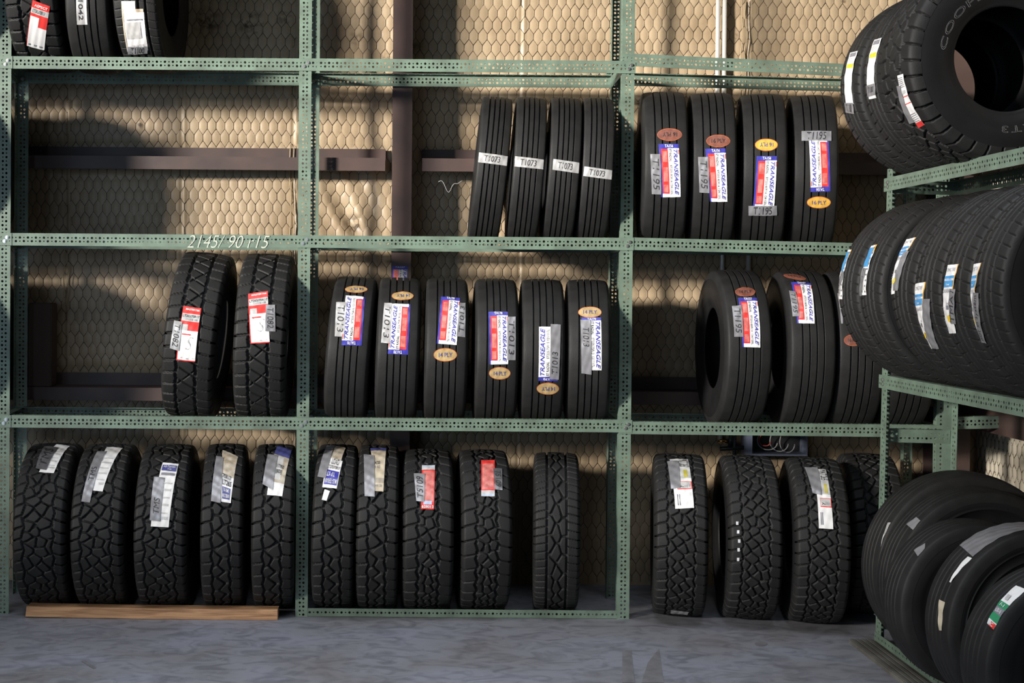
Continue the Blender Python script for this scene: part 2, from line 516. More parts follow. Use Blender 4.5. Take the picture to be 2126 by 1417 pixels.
# ------------------------------------------------------------------ slotted angle
CELL = 0.020
T = 0.0022
def slotted_mesh(ncell, flip_b=False, ridge=True):
    """length along +x; 62 mm face in the xz plane hanging down from z=0 with two rows of holes, facing -y;
       40 mm flange in the xy plane going back (+y, or -y when flip_b) with one row"""
    v, f = [], []
    def rect(fr, x0, x1, a0, a1):
        n = len(v)
        for off in (0, T):
            v.extend([fr(x0, a0, off), fr(x1, a0, off), fr(x1, a1, off), fr(x0, a1, off)])
        f.extend([[n, n + 1, n + 2, n + 3], [n + 7, n + 6, n + 5, n + 4]])
        return n
    def edge(fr, x0, x1, a):
        n = len(v)
        v.extend([fr(x0, a, 0), fr(x1, a, 0), fr(x1, a, T), fr(x0, a, T)])
        f.append([n, n + 1, n + 2, n + 3])
    def cell(fr, x0, a0, h, r):
        n = len(v)
        cx, ca = x0 + CELL / 2, a0 + h / 2
        hw, hh = CELL / 2, h / 2
        outer = [(hw, 0), (hw, hh), (0, hh), (-hw, hh), (-hw, 0), (-hw, -hh), (0, -hh), (hw, -hh)]
        for off in (0, T):
            for k in range(8):
                v.append(fr(cx + outer[k][0], ca + outer[k][1], off))
            for k in range(8):
                t = k * math.pi / 4
                v.append(fr(cx + r * math.cos(t), ca + r * math.sin(t), off))
        for k in range(8):
            k2 = (k + 1) % 8
            f.append([n + k, n + k2, n + 8 + k2, n + 8 + k])
            f.append([n + 16 + k2, n + 16 + k, n + 24 + k, n + 24 + k2])
            f.append([n + 8 + k, n + 8 + k2, n + 24 + k2, n + 24 + k])
    L = ncell * CELL
    RB, RS = 0.0062, 0.0036
    A = lambda x, a, o: (x, o, -0.062 + a)
    s = -1 if flip_b else 1
    B = lambda x, a, o: (x, s * a, -o)
    rect(A, 0, L, 0, 0.013)
    rect(A, 0, L, 0.049, 0.062)
    edge(A, 0, L, 0.0)
    rect(B, 0, L, 0, 0.011)
    rect(B, 0, L, 0.029, 0.040)
    edge(B, 0, L, 0.040)
    for i in range(ncell):
        big = i % 2 == 0
        cell(A, i * CELL, 0.013, 0.018, RB if big else RS)
        cell(A, i * CELL, 0.031, 0.018, RS if big else RB)
        cell(B, i * CELL, 0.011, 0.018, RB if big else RS)
    for x in (0, L):
        n = len(v)
        v.extend([A(x, 0, 0), A(x, .062, 0), A(x, .062, T), A(x, 0, T), B(x, 0, 0), B(x, .04, 0), B(x, .04, T), B(x, 0, T)])
        f.extend([[n, n + 1, n + 2, n + 3], [n + 4, n + 5, n + 6, n + 7]])
    return mesh_np('slotted_angle', v, f)
_sm = {}
def slotted(name, L, flip_b, parent, M4):
    n = max(2, int(round(L / CELL)))
    k = (n, flip_b)
    if k not in _sm:
        _sm[k] = slotted_mesh(n, flip_b)
    o = link(name, _sm[k], 'green', parent)
    o.matrix_local = M4
    return o
def basis(o, ex, ey, ez):
    m4 = Matrix.Identity(4)
    for i, e in enumerate((ex, ey, ez)):
        for j in range(3):
            m4[j][i] = e[j]
    m4.translation = Vector(o)
    return m4
X_, Y_, Z_ = Vector((1, 0, 0)), Vector((0, 1, 0)), Vector((0, 0, 1))
def hbeam(parent, p0, p1, face, name='shelf_beam'):
    """beam whose 62 mm face looks along `face`; flange goes inward on top"""
    p0, p1 = Vector(p0), Vector(p1)
    face = Vector(face)
    ex = (p1 - p0).normalized()
    ey = -face
    ez = ex.cross(ey)
    if ez.z < 0:
        p0, p1 = p1, p0
        ex = -ex
        ez = ex.cross(ey)
    ey = ez.cross(ex)
    return slotted(name, (p1 - p0).length, False, parent, basis(p0, ex, ey, ez))
def post(parent, x, y, z0, z1, face, side, name='upright_post'):
    """62 mm face looks along `face` starting at the corner x,y and running along `side`"""
    face, side = Vector(face), Vector(side)
    # local x up, local -y = face, local -z = side
    ex, ey, ez = Z_.copy(), -face, -side
    if ex.cross(ey).dot(ez) < 0:        # keep it right handed by flipping direction of travel
        return slotted(name, z1 - z0, False, parent, basis(Vector((x, y, z1)), -ex, ey, ez))
    return slotted(name, z1 - z0, False, parent, basis(Vector((x, y, z0)), ex, ey, ez))
_bm = {}
def bolt(parent, p, d=(0, -1, 0)):
    if 'b' not in _bm:
        v, f = [], []
        for (r, h0, h1, seg) in ((0.0095, 0, 0.0016, 12), (0.0065, 0.0016, 0.0065, 6)):
            n = len(v)
            for h in (h0, h1):
                for k in range(seg):
                    t = 2 * math.pi * k / seg
                    v.append((r * math.cos(t), r * math.sin(t), h))
            for k in range(seg):
                f.append([n + k, n + (k + 1) % seg, n + seg + (k + 1) % seg, n + seg + k])
            f.append([n + seg + k for k in range(seg)])
        _bm['b'] = mesh_np('bolt', v, f)
    o = link('bolt', _bm['b'], 'bolt', parent)
    o.matrix_local = Matrix.Translation(p) @ Vector(d).to_track_quat('Z', 'Y').to_matrix().to_4x4()
    return o

ZT, ZM, ZL = 2.793, 1.911, 1.000       # shelf levels of the back rack
S_ = F / YF
xf = lambda px: (px - PX) / S_
rack = tag(empty('slotted_angle_rack', (0, YF, 0)), 'long green perforated angle rack standing along the insulated back wall', 'rack')
y0 = 0.0
yr = YR - YF
posts = [(-3.50, -0.0), (xf(-5), -0.045), (xf(617.5), 0.012), (xf(1287), 0.016), (xf(1948), 0.0)]
for i, (x, dr) in enumerate(posts):
    post(rack, x, y0 + 0.0026, 0.0, 3.44, (0, -1, 0), (1, 0, 0))
    post(rack, x + dr, yr, 0.0, 3.44, (0, 1, 0), (1, 0, 0))
def bay(i, levels_f, levels_r):
    xa, xb = posts[i][0], posts[i + 1][0] + 0.062
    st = 0.0 if i % 2 else -0.0026
    for (za, zb) in levels_f:
        hbeam(rack, (xa + (0.0 if i else 0), y0 + st, za), (xb, y0 + st, zb), (0, -1, 0))
    for (za, zb) in levels_r:
        hbeam(rack, (xa, yr + 0.003 - st, za), (xb, yr + 0.003 - st, zb), (0, 1, 0))
bay(0, [(ZT, ZT), (ZM, ZM), (ZL, ZL)], [(ZT, ZT), (ZM, ZM), (ZL, ZL)])
bay(1, [(ZT, ZT), (ZM, ZM), (ZL, ZL)], [(ZT, ZT), (ZM, ZM), (ZL, ZL)])
bay(2, [(ZT, ZT), (ZM, ZM), (ZL, ZL)], [(ZT, ZT), (ZM, ZM), (ZL, ZL)])
bay(3, [(2.832, 2.765), (1.914, 1.886), (0.992, 0.986)], [(2.808, 2.775), (1.914, 1.890), (0.992, 0.986)])
# kick beam on the floor of the middle bay: narrow flange to the front
kb = slotted('kick_beam', posts[3][0] - posts[2][0] - 0.062, False, rack,
             basis((posts[2][0] + 0.062, y0 + 0.004, 0.002), X_, Z_, -Y_))
# stub beam to the corner
hbeam(rack, (2.76, yr * 0.2, 1.016), (3.2, yr * 0.2, 1.03), (0, -1, 0))
for i, (x, dr) in enumerate(posts):
    lv = [ZT, ZM, ZL] if i < 4 else [2.765, 1.886, 0.986]
    for z in lv:
        hbeam(rack, (x + 0.003, y0 + 0.005, z - 0.004), (x + 0.003 + dr, yr - 0.005, z - 0.004), (-1, 0, 0), 'cross_beam')
        bolt(rack, (x + 0.026 + 0.008 * (i % 2), y0 - 0.0026, z - 0.041))
        bolt(rack, (x + 0.046, y0 - 0.0026, z - 0.022))
        bolt(rack, (x + dr + 0.03, yr - 0.004, z - 0.04))
# chalk scrawl on the middle beam of the left bay
def textmesh(body, shear=0.0, bold=0.0, outline=0.0, space=1.0, _c={}):
    k = (body, shear, bold, outline, space)
    if k in _c:
        return _c[k]
    cu = bpy.data.curves.new('t', 'FONT')
    cu.body = body
    cu.shear = shear
    cu.offset = bold
    cu.space_character = space
    cu.resolution_u = 3
    if outline:
        cu.fill_mode = 'NONE'
        cu.bevel_depth = outline
        cu.bevel_resolution = 1
    ob = bpy.data.objects.new('t', cu)
    COL.objects.link(ob)
    dg = bpy.context.evaluated_depsgraph_get()
    me = bpy.data.meshes.new_from_object(ob.evaluated_get(dg))
    V = np.zeros(len(me.vertices) * 3)
    me.vertices.foreach_get('co', V)
    V = V.reshape(-1, 3)
    fs = [list(p.vertices) for p in me.polygons]
    bpy.data.objects.remove(ob)
    bpy.data.curves.remove(cu)
    bpy.data.meshes.remove(me)
    mn, mx = V.min(0), V.max(0)
    asp = (mx[0] - mn[0]) / max(mx[1] - mn[1], 1e-6)
    uv = V.copy()
    uv[:, :2] = (V[:, :2] - mn[:2]) / (mx[:2] - mn[:2])
    _c[k] = (uv, fs, asp)
    return _c[k]
uv, fs, _a = textmesh('2145/ 90 r15', 0.35, -0.012)
pa, pb = at(388, 514, YF - 0.004), at(560, 489, YF - 0.004)
V = [(pa.x + u * (pb.x - pa.x), -0.0034, pa.z + v * (pb.z - pa.z)) for u, v, _ in uv]
chalk_beam = [o for o in rack.children if o.name.startswith('shelf_beam') and abs(o.matrix_local.translation.z - ZM) < 0.01
              and abs(o.matrix_local.translation.x - posts[1][0]) < 0.05 and o.matrix_local.translation.y < 0.1][0]
ch = link('chalk_writing', mesh_np('chalk_writing', V, fs), 'chalk', chalk_beam)
ch.matrix_local = chalk_beam.matrix_local.inverted()
tag(ch, 'white chalk size scrawl')

# ------------------------------------------------------------------ side rack
SX, SXR, SYF, SYN = 2.262, 2.585, 5.84, 3.55
ZS2, ZS1 = 1.262, 2.178
side = tag(empty('slotted_angle_rack', (0, 0, 0), (0, R_(0.8), 0)), 'green perforated angle rack along the right wall, nearest the camera', 'rack')
side.location = (-0.024, 0, 0.034)
slope = 0.0
for (y, zt) in ((SYF, 2.18), (SYN, 3.2)):
    sgn = -1 if y == SYF else 1
    post(side, SX, y, 0.02, zt + 0.03, (-1, 0, 0), (0, sgn, 0))
    post(side, SXR + 0.008, y, 0.02, zt + 0.03, (1, 0, 0), (0, sgn, 0))
for z in (ZS1, ZS2):
    hbeam(side, (SX - 0.003, SYF + 0.03, z), (SX - 0.003, 5.06 if z == ZS2 else SYN, z), (-1, 0, 0))
    hbeam(side, (SXR + 0.003, SYF + 0.02, z - 0.01), (SXR + 0.003, SYN, z - 0.01), (1, 0, 0) if z == ZS1 else (1, 0, 0))
    for y in (SYF, SYN):
        hbeam(side, (SX + 0.004, y - 0.004, z - 0.01), (SXR - 0.004, y - 0.004, z - 0.01), (0, -1, 0), 'cross_beam')
    bolt(side, (SX - 0.005, SYF - 0.02, z - 0.022), (-1, 0, 0))
    bolt(side, (SX - 0.005, SYF - 0.02, z - 0.042), (-1, 0, 0))
hbeam(side, (SX - 0.0062, 5.12, ZS2 + 0.001), (SX - 0.0062, SYN, ZS2 + 0.001), (-1, 0, 0))
hbeam(side, (SX + 0.004, SYF - 0.004, 1.01), (SXR - 0.004, SYF - 0.004, 1.01), (0, -1, 0), 'cross_beam')
hbeam(side, (SX + 0.004, SYF - 0.004, 0.135), (SXR - 0.004, SYF - 0.004, 0.135), (0, -1, 0), 'cross_beam')
# floor beam: narrow flange to the aisle
slotted('kick_beam', SYF - SYN, False, side, basis((SX - 0.004, SYF, 0.022), -Y_, Z_, -X_))
bd = MB()
bd.box(SX - 0.135, SX + 0.02, SYN, SYF + 0.03, 0.0, 0.018)
for k in range(4):
    bd.box(SX - 0.130 + k * 0.026, SX - 0.115 + k * 0.026, SYN, SYF + 0.03, 0.018, 0.021)
tag(bd.build('weathered_board', 'wood'), 'flat grey weathered board on the floor under the right-hand rack', 'board')

# ------------------------------------------------------------------ tyres
def sstep(a, b, x):
    t = np.clip((x - a) / (b - a), 0, 1)
    return t * t * (3 - 2 * t)

KIND = {}
def tyre_profile(K):
    W, R, tw = K['W'], K['R'], K['tw']
    return W, R, tw
def surf(K, t):
    """tread radius at lateral position t"""
    a = np.abs(t) / K['tw']
    return K['R'] - K['crown'] * a ** 2.5
def make_kind(name, W, R, rim=0.20, style='rib', **kw):
    K = dict(W=W, R=R, rim=rim, style=style, tw=kw.pop('tw', 0.405) * W, crown=kw.pop('crown', 0.007), **kw)
    rib = style == 'rib'
    nu = 160 if rib else 960
    tw = K['tw']
    # cross profile by v: |v|<=1 crown, 1..1.3 shoulder curve
    if rib:
        gs = K.get('gv', (-0.54, -0.18, 0.18, 0.54))
        gw = K.get('gw', 0.0065) / tw / 2
        vv = [-1.3, -1.2, -1.1, -1.04, -1.0, -0.9]
        for g in gs:
            vv += [g - gw * 2.0, g - gw * 1.3, g - gw * 1.15, g - gw * 0.85, g + gw * 0.85, g + gw * 1.15, g + gw * 1.3, g + gw * 2.0]
        vv += [0.9, 1.0, 1.04, 1.1, 1.2, 1.3] + list(np.linspace(-0.85, 0.85, 9))
        vv = np.array(sorted(vv))
        ok = [True] * len(vv)
        nv = len(vv)
    else:
        nv = 84
        vv = np.linspace(-1.32, 1.32, nv)
    a = np.clip(np.abs(vv) - 1, 0, None) / 0.32
    sh_t = K['W'] * 0.488 - tw                   # lateral run of the shoulder
    sh_r = K.get('shr', 0.042)
    tt = np.sign(vv) * np.where(np.abs(vv) <= 1, np.abs(vv) * tw, tw + sh_t * np.sin(np.clip(a, 0, 1.05) * math.pi / 2))
    rr = np.where(np.abs(vv) <= 1, R - K['crown'] * np.abs(vv) ** 2.5, R - K['crown'] - sh_r * (1 - np.cos(np.clip(a, 0, 1.05) * math.pi / 2)) - 0.004 * a)
    dtt, drr = np.gradient(tt), np.gradient(rr)
    nl = np.hypot(dtt, drr)
    nt_, nr = -drr / nl, dtt / nl
    u = np.arange(nu) / nu
    U, Vv = np.meshgrid(u, vv, indexing='ij')
    c = 2 * math.pi * R
    Hh = np.ones(U.shape)
    vm = Vv * tw
    def groove(d, w, soft=0.0016, deep=1.0):
        nonlocal Hh
        g = 1 - deep * (1 - sstep(w / 2 - 0.0008, w / 2 + soft, d))
        Hh = np.minimum(Hh, g)
    tri = lambda x: 4 * np.abs(x - np.floor(x + 0.5)) - 1
    def circ(v0, w, amp=0, n=1, ph=0, mask=None):
        groove(np.abs(Vv - v0 - amp * tri(U * n + ph)) * tw, w)
    def lateral(n, w, vmin, vmax=9, skew=0.0, ph=0.0, mirror=True, deep=1.0, alt=0.0):
        nonlocal Hh
        for s in (-1, 1):
            p = U * n + (skew * Vv * (s if mirror else 1)) + ph + (0.37 if s > 0 else 0)
            fr = np.abs(p - np.floor(p) - 0.5) * c / n
            av = Vv * s
            inside = sstep(vmin - 0.03, vmin + 0.03, av) * (1 - sstep(vmax - 0.03, vmax + 0.03, av))
            g = 1 - deep * (1 - sstep(w / 2 - 0.0008, w / 2 + 0.0016, fr)) * inside
            Hh = np.minimum(Hh, g)
    def cells(cols, n, vlim, w, jit=0.25, ax=1.0, seed=3, soft=0.0016):
        nonlocal Hh
        r_ = np.random.default_rng(seed)
        pts = []
        base = n // K.get('rep', 1)
        for j in range(n):
            for i in range(cols):
                pu = (j + 0.5 * (i % 2) + jit * (r_.random() - 0.5)) / n
                pv = (-vlim + (2 * vlim) * (i + 0.5) / cols) + jit * (r_.random() - 0.5) * 2 * vlim / cols
                pts.append((pu, pv))
        f1 = np.full(U.shape, 9.0)
        f2 = np.full(U.shape, 9.0)
        for pu, pv in pts:
            du = U - pu
            du = (du - np.round(du)) * c * ax
            sel = np.abs(du[:, 0]) < 3.0 * c / n * max(ax, 0.6)
            d = np.hypot(du[sel], (Vv[sel] - pv) * tw)
            a1, a2 = f1[sel], f2[sel]
            new1 = np.minimum(a1, d)
            a2 = np.minimum(a2, np.maximum(a1, d))
            f1[sel], f2[sel] = new1, a2
        inside = 1 - sstep(vlim, vlim + 0.06, np.abs(Vv))
        g = 1 - (1 - sstep(w / 2 - 0.0008, w / 2 + soft, (f2 - f1) * 0.55)) * inside
        Hh = np.minimum(Hh, g)
    depth = K.get('depth', 0.0145)
    st = style
    if st == 'rib':
        for g in gs:
            Hh[:, np.abs(vv - g) < gw] = 0.0
    elif st == 'ko':
        cells(4, 36, 0.67, 0.0068, 0.62, 1.05, 5)
        circ(-0.68, 0.008, 0.07, 23); circ(0.68, 0.008, 0.07, 23, 0.4)
        lateral(46, 0.0085, 0.70, skew=0.6)
    elif st == 'mud':
        cells(2, 32, 0.50, 0.0090, 0.55, 0.9, 8)
        circ(-0.50, 0.010, 0.06, 32); circ(0.50, 0.010, 0.06, 32, 0.3)
        lateral(38, 0.008, 0.52, skew=0.25)
    elif st == 'coop':
        cells(3, 42, 0.50, 0.0070, 0.6, 0.95, 12)
        circ(-0.48, 0.0115, 0.06, 34); circ(0.48, 0.0115, 0.06, 34, 0.5)
        lateral(34, 0.0075, 0.50, skew=0.35)
    elif st == 'hwy':
        circ(-0.50, 0.009); circ(0.50, 0.009)
        lateral(62, 0.0042, 0.52, skew=0.45)
        cells(3, 26, 0.50, 0.006, 0.35, 0.55, 21, 0.0016)
    elif st == 'atx':
        cells(4, 40, 0.60, 0.0062, 0.5, 1.0, 31, 0.0016)
        circ(-0.60, 0.006, 0.05, 40); circ(0.60, 0.006, 0.05, 40, 0.5)
        lateral(44, 0.0068, 0.60, skew=0.4)
    elif st == 'at2':
        circ(-0.47, 0.012, 0.025, 44); circ(0.43, 0.012, 0.025, 44, .3)
        p = U * 40 + 0.95 * Vv
        fr = np.abs(p - np.floor(p) - 0.5) * c / 40
        ins = 1 - sstep(0.42, 0.47, np.abs(Vv))
        Hh = np.minimum(Hh, 1 - (1 - sstep(0.003, 0.0068, fr)) * ins)
        p = U * 20 - 0.8 * Vv
        fr = np.abs(p - np.floor(p) - 0.5) * c / 20
        Hh = np.minimum(Hh, 1 - 0.9 * (1 - sstep(0.002, 0.0055, fr)) * ins)
        lateral(40, 0.010, 0.46, skew=0.25)
    elif st == 'car':
        for g, w in ((-0.60, 0.007), (-0.2, 0.0085), (0.2, 0.0085), (0.60, 0.007)):
            circ(g, w)
        lateral(60, 0.0030, 0.62, 1.12, skew=0.5, deep=0.55)
        lateral(60, 0.0022, 0.24, 0.56, skew=0.5, deep=0.3)
    elif st == 'at3':
        cells(3, 36, 0.55, 0.008, 0.35, 1.0, 44)
        circ(-0.56, 0.009, 0.05, 36); circ(0.56, 0.009, 0.05, 36, 0.5)
        lateral(38, 0.0085, 0.56, skew=0.3)
    D = depth * (1 - Hh)
    TT = tt[None, :] - nt_[None, :] * D
    RR = rr[None, :] - nr[None, :] * D
    th = 2 * math.pi * U
    V = np.stack([TT, -RR * np.cos(th), RR * np.sin(th) + R], -1).reshape(-1, 3)
    i = np.arange(nu * nv).reshape(nu, nv)
    i2 = np.roll(i, -1, axis=0)
    fc = np.stack([i[:, :-1], i[:, 1:], i2[:, 1:], i2[:, :-1]], -1).reshape(-1, 4)[:, ::-1]
    K['tread'] = mesh_np(name + '_tread', V, fc, True)
    K['tread'].materials.append(M['rubber'])
    # sidewall profile
    t_s, r_s = abs(tt[-1]), rr[-1] + 0.001
    rim_r = rim
    def revolve(prof, seg, flip, m, smooth=True):
        prof = np.array(prof)
        th = 2 * math.pi * np.arange(seg) / seg
        n = len(prof)
        V = np.stack([np.broadcast_to(prof[None, :, 0], (seg, n)), -prof[None, :, 1] * np.cos(th)[:, None], prof[None, :, 1] * np.sin(th)[:, None] + R], -1).reshape(-1, 3)
        i = np.arange(seg * n).reshape(seg, n)
        i2 = np.roll(i, -1, axis=0)
        fc = np.stack([i[:, :-1], i[:, 1:], i2[:, 1:], i2[:, :-1]], -1).reshape(-1, 4)
        if flip: fc = fc[:, ::-1]
        me = mesh_np(name, V, fc, smooth)
        me.materials.append(M[m])
        return me
    wmax = W / 2
    hgt = r_s - rim_r
    sw = [(t_s - 0.0015, r_s), (wmax * 0.992, r_s - hgt * 0.12)]
    if K.get('rings'):
        for q in np.linspace(0.18, 0.85, K['rings']):
            xx = wmax * (1 - 0.20 * max(0, (q - 0.45)) ** 1.6 * 1.8)
            sw += [(xx - 0.004, r_s - hgt * (q - 0.02)), (xx + 0.001, r_s - hgt * q), (xx + 0.001, r_s - hgt * (q + 0.03)), (xx - 0.004, r_s - hgt * (q + 0.05))]
    else:
        sw += [(wmax * 1.0, r_s - hgt * 0.26), (wmax, r_s - hgt * 0.40), (wmax - 0.0005, r_s - hgt * 0.41), (wmax * 0.985, r_s - hgt * 0.58),
               (wmax * 0.955, r_s - hgt * 0.72), (wmax * 0.945, r_s - hgt * 0.74), (wmax * 0.90, r_s - hgt * 0.86)]
    sw += [(wmax * 0.86, rim_r + 0.012), (wmax * 0.86, rim_r + 0.004), (wmax * 0.80, rim_r)]
    K['swprof'] = sw
    K['side_p'] = revolve(sw, 96, False, 'sidewall')
    K['side_n'] = revolve([(-x, r) for x, r in sw], 96, True, 'sidewall')
    inn = [(wmax * 0.80, rim_r), (wmax * 0.74, rim_r + 0.006), (wmax * 0.80, rim_r + 0.03), (wmax - 0.016, r_s - hgt * 0.4), (t_s - 0.018, r_s - 0.012), (tw * 0.7, R - 0.026)]
    inn = inn + [(-x, r) for x, r in inn[::-1]]
    K['liner'] = revolve(inn, 72, False, 'liner')
    KIND[name] = K
    return K

make_kind('rib_mid', 0.222, 0.375, 0.195)
make_kind('rib_big', 0.226, 0.402, 0.208, tw=0.425)
make_kind('rib_narrow', 0.160, 0.385, 0.195, tw=0.44)
make_kind('rib_wide', 0.235, 0.406, 0.208)
make_kind('ko', 0.262, 0.416, 0.215, 'ko')
make_kind('mud', 0.212, 0.418, 0.21, 'mud', depth=0.016)
make_kind('coop', 0.258, 0.408, 0.215, 'coop')
make_kind('hwy', 0.236, 0.402, 0.21, 'hwy')
make_kind('atx', 0.262, 0.408, 0.215, 'atx')
make_kind('at2', 0.262, 0.43, 0.22, 'at2')
make_kind('car', 0.226, 0.410, 0.215, 'car', shr=0.026)
make_kind('at3', 0.285, 0.40, 0.205, 'at3')
make_kind('trailer_a', 0.20, 0.427, 0.215, rings=1)
make_kind('trailer_b', 0.19, 0.405, 0.215, rings=2)
make_kind('trailer_c', 0.19, 0.336, 0.19)
make_kind('trailer_d', 0.20, 0.369, 0.215, rings=3)
make_kind('trailer_e', 0.20, 0.333, 0.18)

def tyre(kind, name, loc, yaw, lean, label, group):
    K = KIND[kind]
    root = empty(name, loc, (0, R_(lean), R_(yaw)))
    link('tread', K['tread'], None, root)
    link('sidewall', K['side_p'], None, root)
    link('sidewall', K['side_n'], None, root)
    link('inner_liner', K['liner'], None, root)
    tag(root, label, 'tire', group)
    mw = Matrix.Translation(loc) @ Matrix.Rotation(R_(yaw), 4, 'Z') @ Matrix.Rotation(R_(lean), 4, 'Y')
    return dict(root=root, K=K, mw=mw, inv=mw.inverted())

def place(kind, name, eq, yc, base, yaw, lean, label, group):
    """stand a tyre whose tread centre-line faces the aisle at picture column eq; base = height of its lowest point"""
    K = KIND[kind]
    R = K['R']
    zc = base + R
    yfnt = yc - R * math.cos(R_(yaw))
    Xf = (at(eq, 0, yfnt).x)
    # use the row of the centre so that the small camera roll is right
    for _ in range(3):
        p = at(eq, PY - (zc - CAMZ) / yfnt * F, yfnt)
        Xf = p.x
    Xc = Xf - math.sin(R_(yaw)) * R
    lift = K['tw'] * abs(math.sin(R_(lean))) * 0.9
    xb = Xc - R * math.sin(R_(lean))
    return tyre(kind, name, (xb, yc, base + lift), yaw, lean, label, group)

def shelfbase(kind, z, half=0.182):
    R = KIND[kind]['R']
    return z + math.sqrt(R * R - half * half) - R + 0.001

# ---- stickers: patches wrapped on the tread
def hit(ty, px, py):
    K = ty['K']
    R = K['R']
    o = ty['inv'] @ CO
    d = ty['inv'].to_3x3() @ ray(px, py)
    oy, oz = o.y, o.z - R
    Rt = R
    for _ in range(2):
        a = d.y ** 2 + d.z ** 2
        b = 2 * (oy * d.y + oz * d.z)
        c = oy * oy + oz * oz - Rt * Rt
        disc = max(b * b - 4 * a * c, 0.0)
        k = (-b - math.sqrt(disc)) / (2 * a)
        p = o + d * k
        t = max(-K['tw'], min(K['tw'], p.x))
        Rt = float(surf(K, np.array(t)))
    ang = math.atan2(p.z - R, -p.y)
    return (R * ang, t)

def wrap(ty, C4, uv, off):
    """bilinear corner mapping C4 = bl, br, br.., (s,t) -> tyre space"""
    K = ty['K']
    R = K['R']
    (s0, t0), (s1, t1), (s2, t2), (s3, t3) = C4      # bl br tr tl
    u, v = uv[:, 0], uv[:, 1]
    s = (1 - u) * (1 - v) * s0 + u * (1 - v) * s1 + u * v * s2 + (1 - u) * v * s3
    t = (1 - u) * (1 - v) * t0 + u * (1 - v) * t1 + u * v * t2 + (1 - u) * v * t3
    wr_ = 0.0008 * np.sin(s * 105 + t * 80 + ty['seed']) + 0.0005 * np.sin(s * 60 - t * 190 + ty['seed'] * 2)
    r = surf(K, t) + off + 0.0016 + wr_
    a = s / R
    return np.stack([t, -r * np.cos(a), r * np.sin(a) + R], -1)

def box4(b):
    if not isinstance(b[0], tuple):
        x0, y0, x1, y1 = b
        return ((x0, y1), (x1, y1), (x1, y0), (x0, y0))
    return b                                           # bl br tr tl in picture coordinates

def sticker(ty, name, b, items, flip=False, label=None, off=0.0):
    """items: ('r',u0,v0,u1,v1,mat) rectangles, ('o',..) ovals, ('t',u0,v0,u1,v1,text,mat,rot,shear,bold)"""
    if 'seed' not in ty:
        ty['seed'] = random.random() * 6
    C4 = [hit(ty, *p) for p in box4(b)]
    return sticker_c(ty, name, C4, items, flip, label, off)

def sticker_c(ty, name, C4, items, flip=False, label=None, off=0.0):
    if 'seed' not in ty:
        ty['seed'] = random.random() * 6
    VV, FF, MI, mats = [], [], [], []
    def mi(m):
        if m not in mats: mats.append(m)
        return mats.index(m)
    n0 = 0
    Ls = max(math.dist(C4[3], C4[0]), math.dist(C4[2], C4[1]), 0.01)
    Lt = max(math.dist(C4[1], C4[0]), math.dist(C4[2], C4[3]), 0.01)
    for li, it in enumerate(items):
        o = off + 0.00035 * li + (0.0006 if it[0] == 't' else 0)
        u0, v0, u1, v1 = it[1:5]
        if it[0] == 'r':
            nu_ = max(2, int(Lt * abs(u1 - u0) / 0.006) + 1)
            nv_ = max(2, int(Ls * abs(v1 - v0) / 0.006) + 1)
            gu, gv = np.meshgrid(np.linspace(u0, u1, nu_), np.linspace(v0, v1, nv_))
            uv_ = np.stack([gu.ravel(), gv.ravel()], -1)
            i = np.arange(nu_ * nv_).reshape(nv_, nu_)
            fs_ = np.stack([i[:-1, :-1], i[:-1, 1:], i[1:, 1:], i[1:, :-1]], -1).reshape(-1, 4).tolist()
            m = it[5]
        elif it[0] == 'o':
            rings, seg = 4, 28
            pts, fs_ = [((u0 + u1) / 2, (v0 + v1) / 2)], []
            for q in range(1, rings + 1):
                for k in range(seg):
                    t = 2 * math.pi * k / seg
                    pts.append(((u0 + u1) / 2 + (u1 - u0) / 2 * q / rings * math.cos(t), (v0 + v1) / 2 + (v1 - v0) / 2 * q / rings * math.sin(t)))
            for k in range(seg):
                fs_.append([0, 1 + k, 1 + (k + 1) % seg])
                for q in range(rings - 1):
                    a = 1 + q * seg
                    fs_.append([a + k, a + seg + k, a + seg + (k + 1) % seg, a + (k + 1) % seg])
            uv_ = np.array(pts)
            m = it[5]
        else:
            _, _, _, _, _, body, m, rot, shear, bold = it
            tv, fs_, asp = textmesh(body, shear, bold)
            x, y = tv[:, 0], tv[:, 1]
            if rot == -90: x, y = y, 1 - x
            elif rot == 90: x, y = 1 - y, x
            elif rot == 180: x, y = 1 - x, 1 - y
            uv_ = np.stack([u0 + x * (u1 - u0), v0 + y * (v1 - v0)], -1)
        if flip:
            uv_ = 1 - uv_
        VV.append(wrap(ty, C4, uv_, o))
        FF += [[n0 + q for q in fc] for fc in fs_]
        MI += [mi(m)] * len(fs_)
        n0 += len(uv_)
    me = mesh_np(name, np.concatenate(VV), FF, False, MI)
    for m in mats:
        me.materials.append(M[m])
    ob = link(name, me, None, ty['root'])
    if label: ob['label'] = label
    return ob

